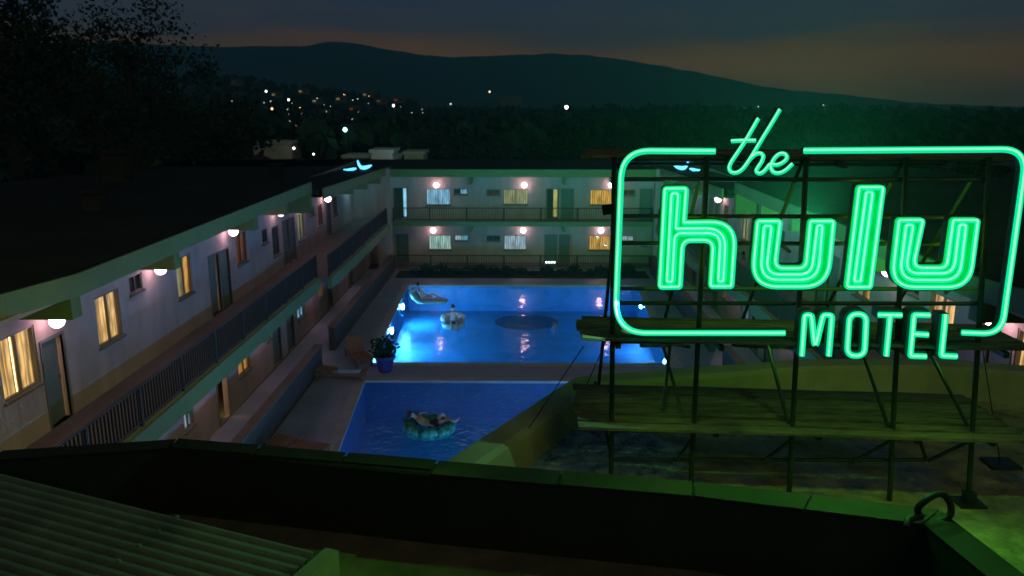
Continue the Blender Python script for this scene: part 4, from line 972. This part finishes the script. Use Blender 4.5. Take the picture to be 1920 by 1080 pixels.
# swimmer lying in the green ring
p = at_z(805, 806, WZ)
rg = thing('ring_float', 'big green leaf print inflatable ring in the near pool', 'pool float', (p.x, p.y, WZ), rad(4))
NS = 16
for k in range(NS):
    a0 = 2 * math.pi * k / NS; a1 = 2 * math.pi * (k + 1) / NS
    MB().tube([(0.66 * math.cos(a0 + (a1 - a0) * t), 0.60 * math.sin(a0 + (a1 - a0) * t), 0.10) for t in (0, 0.25, 0.5, 0.75, 1)], 0.2, 12, radii=[0.182, 0.198, 0.205, 0.198, 0.182]).build('air_segment', 'float_green', rg, smooth=True)
for k in range(11):
    a0 = rnd(0, 6.28); r0 = rnd(0.55, 0.78); c_ = Vector((r0 * math.cos(a0), 0.92 * r0 * math.sin(a0), 0.31)); d_ = Vector((math.cos(a0 + rnd(-1, 1)), math.sin(a0 + rnd(-1, 1)), 0.35)); s_ = d_.cross(Vector((0, 0, 1))).normalized() * 0.07
    MB().add([c_ - d_ * 0.1, c_ + s_ + Vector((0, 0, 0.03)), c_ + d_ * 0.24 + Vector((0, 0, 0.05)), c_ - s_ + Vector((0, 0, 0.03))], [(0, 1, 2, 3)]).build('leaf', 'palm_print', rg, fix=False)
J = dict(pelvis=(0.10, 0, 0.18), waist=(-0.08, 0, 0.22), chest=(-0.27, 0, 0.34), neck=(-0.44, 0.02, 0.45), head=(-0.52, 0.03, 0.49), crown=(-0.63, 0.04, 0.57), face=(0.4, -0.7, 0.6))
arm(J, 'l', (-0.33, 0.19, 0.40), (-0.36, 0.44, 0.38), (-0.22, 0.60, 0.36), (-0.15, 0.63, 0.35)); arm(J, 'r', (-0.33, -0.19, 0.40), (-0.20, -0.40, 0.36), (0.04, -0.50, 0.37), (0.11, -0.52, 0.36))
leg(J, 'l', (0.15, 0.09, 0.18), (0.45, 0.12, 0.50), (0.62, 0.12, 0.20), (0.76, 0.12, 0.30)); leg(J, 'r', (0.15, -0.09, 0.18), (0.52, -0.12, 0.38), (0.88, -0.10, 0.32), (0.98, -0.10, 0.42))
person(J, 'person in dark trunks lying back in the green ring, one knee raised', (p.x, p.y, WZ), rad(4), bottom='dark_cloth')

# wooden loungers, planter
def lounger(x, y, rz, label, back=0.9, towel=False, group='wooden loungers on the pool deck'):
    o = thing('sun_lounger', label, 'lounger', (x, y, 0.0), rz, group)
    for sy in (-0.30, 0.30): MB().box((-0.95, sy - 0.025, 0.26), (0.95, sy + 0.025, 0.33)).build('side_rail', 'teak', o)
    for sx in (-0.85, 0.85):
        for sy in (-0.28, 0.28): MB().box((sx - 0.03, sy - 0.03, 0), (sx + 0.03, sy + 0.03, 0.26)).build('leg', 'teak', o)
    sm_ = MB().box((-0.035, -0.34, 0), (0.035, 0.34, 0.02)).mesh('slat')
    for i in range(12): link('slat', sm_, 'teak', o, (-0.9 + i * 0.095, 0, 0.332))
    bb = link('backrest', MB().box((0, -0.33, 0), (0.72, -0.28, 0.03)).box((0, 0.28, 0), (0.72, 0.33, 0.03)).mesh('backrest'), 'teak', o, (0.24, 0, 0.335)); bb.rotation_euler = (0, -back, 0)
    for i in range(7): link('slat', sm_, 'teak', bb, (0.06 + i * 0.1, 0, 0.031))
    MB().bar((0.62, -0.25, 0.30), (0.24 + 0.5 * math.cos(back), -0.25, 0.335 + 0.5 * math.sin(back)), 0.016).build('prop', 'teak', o)
    if towel:
        m_ = MB()
        for i in range(9):
            t = i / 8; m_.v += [(-0.75 + 0.9 * t, -0.25 + 0.02 * math.sin(5 * t), 0.362 + 0.006 * math.sin(9 * t)), (-0.75 + 0.9 * t, 0.25, 0.364 + 0.006 * math.cos(7 * t))]
        m_.f = [(2 * i, 2 * i + 1, 2 * i + 3, 2 * i + 2) for i in range(8)]; tw = m_.build('towel', 'towel', smooth=True); tw.location = (x, y, 0.0); tw.rotation_euler = (0, 0, rz)
        sm2 = tw.modifiers.new('thick', 'SOLIDIFY'); sm2.thickness = 0.012; tag(tw, 'pale blue towel spread on the wooden lounger by the planter', 'towel')
a = at_z(672, 668, 0.2)
lounger(a.x, a.y, rad(118), 'wooden lounger with raised back standing left of the blue planter', 0.75)
a = at_z(640, 702, 0.2)
lounger(a.x, a.y, rad(176), 'wooden lounger with a pale blue towel, nearest the low wall end', 0.12, True)
a = at_z(560, 842, 0.2)
lounger(a.x, a.y, rad(162), 'wooden lounger lying flat by the near pool, half cut by the roof edge', 0.08)
a = at_z(722, 696, 0.0)
pp = thing('planter', 'blue glazed pot with a leafy plant at the corner between the pools', 'planter', (a.x, a.y, 0))
MB().lathe([(0.24, 0.0), (0.30, 0.15), (0.36, 0.45), (0.40, 0.56), (0.43, 0.58), (0.43, 0.66), (0.38, 0.66), (0.36, 0.60)], 24).build('pot', 'pot', pp, smooth=False)
MB().lathe([(0.36, 0.57), (0.36, 0.60)], 20).build('soil', 'soil', pp)
def leaf_cloud(n, fn, size, seed, up=0.3):
    r = random.Random(seed); m_ = MB()
    for i in range(n):
        c_ = Vector(fn(r)); d_ = Vector((r.gauss(0, 1), r.gauss(0, 1), r.gauss(0, 1) + up)).normalized(); s_ = d_.cross(Vector((r.gauss(0, 1), r.gauss(0, 1), r.gauss(0, 1)))).normalized()
        L_ = size * r.uniform(0.6, 1.4); W_ = L_ * 0.38
        m_.add([c_, c_ + d_ * L_ * 0.5 + s_ * W_, c_ + d_ * L_, c_ + d_ * L_ * 0.5 - s_ * W_], [(0, 1, 2, 3)])
    return m_
st = MB()
for i in range(6):
    t = i * 1.05; st.tube([(0.05 * math.cos(t), 0.05 * math.sin(t), 0.58), (0.13 * math.cos(t), 0.13 * math.sin(t), 0.95), (0.25 * math.cos(t), 0.25 * math.sin(t), 1.15 + 0.1 * (i % 3))], 0.016, 6, r2=0.007)
st.build('stem', 'bark', pp)
def fpot(r):
    t = r.uniform(0, 6.28); q_ = r.random() ** 0.5 * 0.46; return (q_ * math.cos(t), q_ * math.sin(t), 1.1 + r.gauss(0, 0.16) - 0.25 * q_)
leaf_cloud(260, fpot, 0.17, 3).build('foliage', 'leaf', pp, fix=False)
# low shrubs in front of the far walkway
def fsh(r):
    t = r.uniform(0, 6.28); u = r.uniform(0, 1); q_ = 0.42 * math.sqrt(u); return (q_ * math.cos(t) * 1.2, q_ * math.sin(t) * 0.8, 0.08 + r.random() * 0.42 * (1 - u * 0.6))
shm = [leaf_cloud(220, fsh, 0.13, 50 + k).mesh('foliage', fix=False) for k in range(3)]
stm = MB()
for i in range(4): stm.bar((0, 0, 0), (0.2 * math.cos(i * 1.6), 0.15 * math.sin(i * 1.6), 0.3), 0.012, 5)
stm = stm.mesh('stem')
for i in range(17):
    o = thing('shrub', 'low dark shrub in the row before the far walkway', 'shrub', (-6.6 + i * 0.82 + rnd(-0.15, 0.15), 47.6 + rnd(-0.3, 0.5), 0), rnd(0, 6), 'shrubs before the far walkway')
    k = rnd(0.7, 1.25); o.scale = (k, k, k * rnd(0.8, 1.2)); link('foliage', shm[i % 3], 'leaf', o); link('stem', stm, 'bark', o)
bd = MB().box((-7.6, 46.7, -0.01), (7.6, 48.6, 0.06)).build('planting_bed', 'soil'); struct(bd)

# ------------------------------------------------------------------ trees, houses and lights beyond
def tree(x, y, h, rx, seed, label, n=1500, leaf=0.42, group='trees round the motel', z0=None, bare=False):
    r = random.Random(seed); z0 = hill(x, y) - 0.05 if z0 is None else z0
    o = thing('tree', label, 'tree', (x, y, z0), r.uniform(0, 6), group)
    t_ = MB(); tips = []
    t_.tube([(0, 0, 0), (0.1, 0.05, h * 0.25), (-0.08, 0.1, h * 0.5), (0.05, 0, h * 0.8)], 1, 8, radii=[h * 0.03, h * 0.022, h * 0.015, h * 0.006])
    for i in range(14):
        a_ = r.uniform(0, 6.28); zb_ = h * r.uniform(0.22, 0.7); L_ = rx * r.uniform(0.5, 0.95)
        p0 = Vector((0, 0, zb_)); p1 = Vector((L_ * 0.5 * math.cos(a_), L_ * 0.5 * math.sin(a_), zb_ + h * 0.08)); p2 = Vector((L_ * math.cos(a_), L_ * math.sin(a_), zb_ + h * r.uniform(0.08, 0.22)))
        t_.tube([p0, p1, p2], h * 0.008, 6, r2=h * 0.002); tips += [p1, p2]
        if bare:
            for _ in range(6):
                q_ = p1.lerp(p2, r.random()); t_.tube([q_, q_ + Vector((r.gauss(0, 1), r.gauss(0, 1), r.uniform(0.3, 1.6))) * rx * 0.18], h * 0.003, 4, r2=h * 0.001)
    t_.build('trunk', 'bark', o)
    cl = [(Vector((max(-0.75, min(0.75, r.gauss(0, 0.36))) * rx, max(-0.75, min(0.75, r.gauss(0, 0.36))) * rx, h * r.uniform(0.38, 0.92))), rx * r.uniform(0.18, 0.36)) for _ in range(26)] + [(p, rx * r.uniform(0.14, 0.26)) for p in tips]
    def fn(rr):
        c_, q_ = rr.choice(cl); d_ = Vector((rr.gauss(0, 1), rr.gauss(0, 1), rr.gauss(0, 0.8))).normalized(); return c_ + d_ * (q_ * 1.25 * rr.random() ** 0.55)
    leaf_cloud(n if not bare else n // 3, fn, leaf, seed + 1).build('crown', 'leaf', o, fix=False)
    return o
tree(-33, 46, 24, 8.5, 1, 'tall dark leafy tree rising out of frame at the left edge', 17000, 0.28)
tree(-25, 52, 17, 5.5, 2, 'dark tree sloping down beside the tallest tree, at the left', 9000, 0.24)
tree(-38, 60, 22, 8, 3, 'broad dark tree behind the tallest tree at the left edge', 9000, 0.3)
tree(-24, 64, 11, 5.0, 4, 'lower dark tree right of the big trees, behind the left roof', 2200, 0.45)
for k, (px, Y, h, rx, lb) in enumerate(((905, 78, 8.2, 5.0, 'thin branched tree standing behind the middle of the far wing'), (985, 82, 8.0, 4.6, 'thin branched tree just right of the middle of the far wing'), (840, 86, 7.5, 4.2, 'bushy tree behind the left half of the far wing'),
        (1080, 80, 7.6, 4.8, 'bushy tree behind the far wing left of the sign'), (1190, 84, 7.4, 5.0, 'bushy tree seen above the far wing beside the sign edge'), (1330, 80, 7.0, 5.0, 'dark tree behind the sign below the script word'),
        (1560, 84, 7.0, 5.4, 'dark tree behind the upper right part of the sign'), (1780, 82, 6.8, 5.4, 'dark tree behind the right end of the sign'))):
    x = at_y(px, 250, Y).x; tree(x, Y, h, rx, 20 + k, lb, 1700, 0.36, bare=(k < 2))
# wooded slopes as one mass
def forest():
    NT = 1500; V = []; tot = 0
    for i in range(NT):
        u = RNG.random(); y = 92 + 560 * u ** 1.25; px = RNG.uniform(-150, 2080); x = (px - 980) / 1500 * y * 1.03
        z = hill(x, y); h = RNG.uniform(4.2, 8.0) * (1.0 + 0.25 * (x < -80)); r_ = h * RNG.uniform(0.38, 0.6); n_ = int(np.clip(9000 / y, 26, 100))
        th = RNG.uniform(0, 2 * np.pi, n_); cz = RNG.uniform(-1, 1, n_); q_ = RNG.random(n_) ** 0.4; sxy = np.sqrt(1 - cz ** 2)
        c_ = np.stack([x + r_ * q_ * sxy * np.cos(th), y + r_ * q_ * sxy * np.sin(th), z + h * 0.55 + h * 0.46 * q_ * cz], 1)
        s_ = h * RNG.uniform(0.10, 0.2, n_) * (1 + y / 900)
        d = RNG.normal(size=(n_, 3)); d /= np.linalg.norm(d, axis=1)[:, None]; e = np.cross(d, RNG.normal(size=(n_, 3))); e /= np.linalg.norm(e, axis=1)[:, None]
        a_ = d * s_[:, None]; b_ = e * s_[:, None] * 0.8
        V.append(np.stack([c_ - a_, c_ + b_, c_ + a_, c_ - b_], 1).reshape(-1, 3)); tot += n_
    V = np.concatenate(V); me = bpy.data.meshes.new('woods'); me.vertices.add(len(V)); me.vertices.foreach_set('co', V.astype(np.float32).ravel())
    me.loops.add(len(V)); me.loops.foreach_set('vertex_index', np.arange(len(V), dtype=np.int32)); me.polygons.add(tot)
    me.polygons.foreach_set('loop_start', np.arange(0, len(V), 4, dtype=np.int32)); me.update(calc_edges=True); me.validate()
    tag(link('woods', me, 'forest'), 'dark wooded slopes beyond the motel', 'woods', kind='stuff')
forest()
# houses
def house(x, y, w_, d_, h_, label, wall='house_wall', roof='flat', wins=2, lit='curtain_olive', rz=0.0, z0=None):
    z0 = hill(x, y) - 0.1 if z0 is None else z0
    o = thing('house', label, 'house', (x, y, z0), rz)
    MB().box((-w_ / 2, -d_ / 2, 0), (w_ / 2, d_ / 2, h_)).build('wall', wall, o)
    if roof == 'flat': MB().box((-w_ / 2 - 0.15, -d_ / 2 - 0.15, h_ + 0.002), (w_ / 2 + 0.15, d_ / 2 + 0.15, h_ + 0.25)).build('roof', wall, o)
    else:
        e = 0.3; hh = w_ * 0.22
        MB().add([(-w_ / 2 - e, -d_ / 2 - e, h_), (w_ / 2 + e, -d_ / 2 - e, h_), (w_ / 2 + e, d_ / 2 + e, h_), (-w_ / 2 - e, d_ / 2 + e, h_), (0, -d_ / 2 - e, h_ + hh), (0, d_ / 2 + e, h_ + hh)],
                 [(3, 2, 1, 0), (0, 1, 4), (2, 3, 5), (1, 2, 5, 4), (3, 0, 4, 5)]).build('roof', 'house_roof', o)
    for i in range(wins):
        cx_ = -w_ / 2 + w_ * (i + 0.5) / wins; ww = min(0.7, w_ / wins * 0.32)
        f_ = MB().box((cx_ - ww - 0.08, -d_ / 2 - 0.05, h_ * 0.38), (cx_ + ww + 0.08, -d_ / 2 - 0.004, h_ * 0.72)).build('window', 'frame', o)
        MB().box((cx_ - ww, -d_ / 2 - 0.07, h_ * 0.38 + 0.08), (cx_ + ww, -d_ / 2 - 0.052, h_ * 0.72 - 0.08)).build('pane', lit if i % 2 == 0 else 'glass_dark', f_)
    MB().box((-0.45, -d_ / 2 - 0.06, 0), (0.45, -d_ / 2 - 0.003, min(2.1, h_ * 0.3))).build('door', 'door', o)
    return o
def place(px, pyb, Y): p = at_y(px, pyb, Y); return p
for (px, Y, w_, d_, zt, lb, kw) in ((722, 66, 1.7, 3, 6.4, 'plain pale box of a house directly behind the left roof corner', dict(wall='house_pale', wins=0)),
        (700, 70, 4.6, 3, 5.7, 'long low pale wall building under the plain pale box', dict(wall='house_pale', wins=0)), (780, 72, 1.7, 3, 5.9, 'narrow pale house with lit shutters left above the far wing roof', dict(wall='house_wall', wins=2, lit='curtain_pale')),
        (524, 92, 4.2, 5, 5.8, 'pale two bay house with dark openings, highest behind the left roof', dict(wall='house_wall', wins=2, lit='glass_dark')), (548, 74, 3.2, 4, 4.6, 'small teal gabled house with dark red roof behind the left roof', dict(wall='house_teal', roof='gable', wins=1, lit='glass_dark')),
        (634, 100, 4.0, 4, 4.6, 'low pale house with three lit windows behind the left roof', dict(wall='house_wall', wins=3)), (478, 104, 3.0, 4, 4.8, 'dim grey house left of the pale two bay house', dict(wall='house_wall', wins=1, lit='glass_dark')),
        (470, 66, 9, 4, 4.1, 'long dark red roofed house low behind the left roof', dict(wall='house_teal', roof='gable', wins=2, lit='glass_dark'))):
    x = at_y(px, 290, Y).x; house(x, Y, w_, d_, zt, lb, **kw)
hs = [(445, 155, 420, 'first'), (520, 178, 400, 'second'), (570, 172, 430, 'third'), (596, 190, 330, 'fourth'), (640, 186, 330, 'fifth'), (690, 178, 440, 'sixth'), (716, 190, 380, 'seventh'), (665, 205, 260, 'eighth'), (575, 225, 200, 'ninth'), (748, 188, 420, 'tenth'), (610, 212, 240, 'eleventh'), (488, 205, 300, 'twelfth')]
ring_names = 'highest at the left treeline|left of the middle lights|upper row middle|above the teal lamp left|above the teal lamp|upper right of the slope|right slope near the bright lamp|just above the teal lamp right|low on the slope|at the right end of the slope|centre of the slope|lower left of the slope'.split('|')
for (px, py, Y, _), nm in zip(hs, ring_names):
    p = at_y(px, py, Y); k = Y / 480
    house(p.x, Y, 6 * k, 5 * k, 3.4 * k, 'small dim hillside house, ' + nm, wall='house_dim', wins=2, lit=random.choice(['curtain_olive', 'curtain_brown', 'curtain_amber']), z0=p.z - 1.7 * k)
# tall block far off with a red light
p = at_y(958, 180, 900); tb = house(p.x, 900, 26, 14, 22, 'faint pale block standing in front of the mountains', wall='house_dim', wins=4, lit='curtain_brown', z0=-6)
# town lights
def street_lamp(px, py, Y, r, m_, label, group):
    p = at_y(px, py, Y); z0 = min(hill(p.x, Y) - 0.05, p.z - 1.0)
    o = thing('street_lamp', label, 'lamp', (p.x, Y, z0), 0, group)
    MB().bar((0, 0, 0), (0, 0, p.z - z0 - r * 0.6), 0.07, 6).build('pole', 'frame', o); MB().ball((0, 0, p.z - z0), r * 0.8, 10, 8).build('lamp_head', m_, o, smooth=True)
for px, py, Y, r, m_, lb in ((647, 243, 95, 0.30, 'lamp_cyan', 'large cyan white lamp on the slope behind the left wing'), (1062, 201, 150, 0.36, 'lamp_pink', 'pinkish white lamp at the treeline behind the far wing'), (738, 198, 160, 0.26, 'lamp_white', 'bright white lamp above the far wing left end'),
        (499, 171, 300, 0.42, 'lamp_white', 'bright white lamp highest on the left slope'), (541, 187, 260, 0.36, 'lamp_white', 'white lamp right of and below the highest slope lamp'), (510, 204, 220, 0.34, 'lamp_warm', 'orange lamp on the left slope'),
        (584, 231, 140, 0.22, 'lamp_white', 'white lamp midway between orange and cyan lamps'), (551, 278, 88, 0.16, 'lamp_white', 'white lamp beside the pale two bay house'), (588, 289, 86, 0.12, 'lamp_white', 'small white lamp low behind the left roof'),
        (556, 237, 150, 0.2, 'lamp_warm', 'faint warm lamp left of the white midway lamp'), (484, 215, 240, 0.3, 'lamp_dim', 'faint bluish lamp at the left of the slope'), (918, 172, 700, 0.9, 'lamp_warm', 'tiny reddish light left of the faint pale block'),
        (845, 195, 420, 0.5, 'lamp_dim', 'faint lamp at the treeline above the far wing'), (1547, 242, 260, 0.42, 'lamp_white', 'brightest of the far lights right of the script word'), (1531, 241, 260, 0.30, 'lamp_dim', 'dim light just left of the brightest right hand light'),
        (1571, 238, 260, 0.32, 'lamp_warm', 'pinkish light just right of the brightest right hand light'), (1480, 238, 260, 0.30, 'lamp_dim', 'dim light right beside the script word'), (1526, 257, 200, 0.24, 'lamp_dim', 'dim light below the brightest right hand light'), (1567, 260, 200, 0.22, 'lamp_dim', 'dim light low over the sign border'),
        (1695, 266, 220, 0.26, 'lamp_dim', 'single dim light over the right half of the sign border')):
    street_lamp(px, py, Y, r, m_, lb, 'lights of the town beyond')
emit('added_roof_flood', (0.75, 0.85, 1.0), 110.0)  # unseen lamp added to light the houses behind the far wing
street_lamp(764, 322, 61.0, 0.16, 'added_roof_flood', 'added cold floodlight hidden just behind the far wing roof', 'lights of the town beyond')
R2 = random.Random(5)
for i in range(44):
    px, py = R2.uniform(430, 800), R2.uniform(176, 240); Y = 330 - (py - 172) * 2.6
    street_lamp(px, py, Y, R2.uniform(0.0003, 0.0007) * Y, R2.choice(['lamp_dim', 'lamp_warm', 'lamp_dim']), 'tiny faint light scattered on the left slope', 'faint lights on the left slope')
for i in range(18):
    px, py = R2.uniform(1355, 1560), R2.uniform(192, 222)
    street_lamp(px, py, 620, 0.45, 'lamp_dim', 'tiny faint light scattered right of the script word', 'faint lights right of the script word')

# ------------------------------------------------------------------ evening haze
hz = MB().box((-3050, -310, -12), (3050, 2320, 178)).build('haze', 'core'); hz.data.materials.clear()
hm = bpy.data.materials.new('haze'); hm.use_nodes = True; ht = hm.node_tree; ht.nodes.clear()
ho = ht.nodes.new('ShaderNodeOutputMaterial'); hv = ht.nodes.new('ShaderNodeVolumePrincipled')
hv.inputs['Color'].default_value = (0.22, 0.78, 0.95, 1); hv.inputs['Density'].default_value = 0.00048; hv.inputs['Anisotropy'].default_value = 0.1
ht.links.new(hv.outputs[0], ho.inputs['Volume']); hz.data.materials.append(hm); tag(hz, 'thin evening haze over the valley', 'haze', kind='stuff')
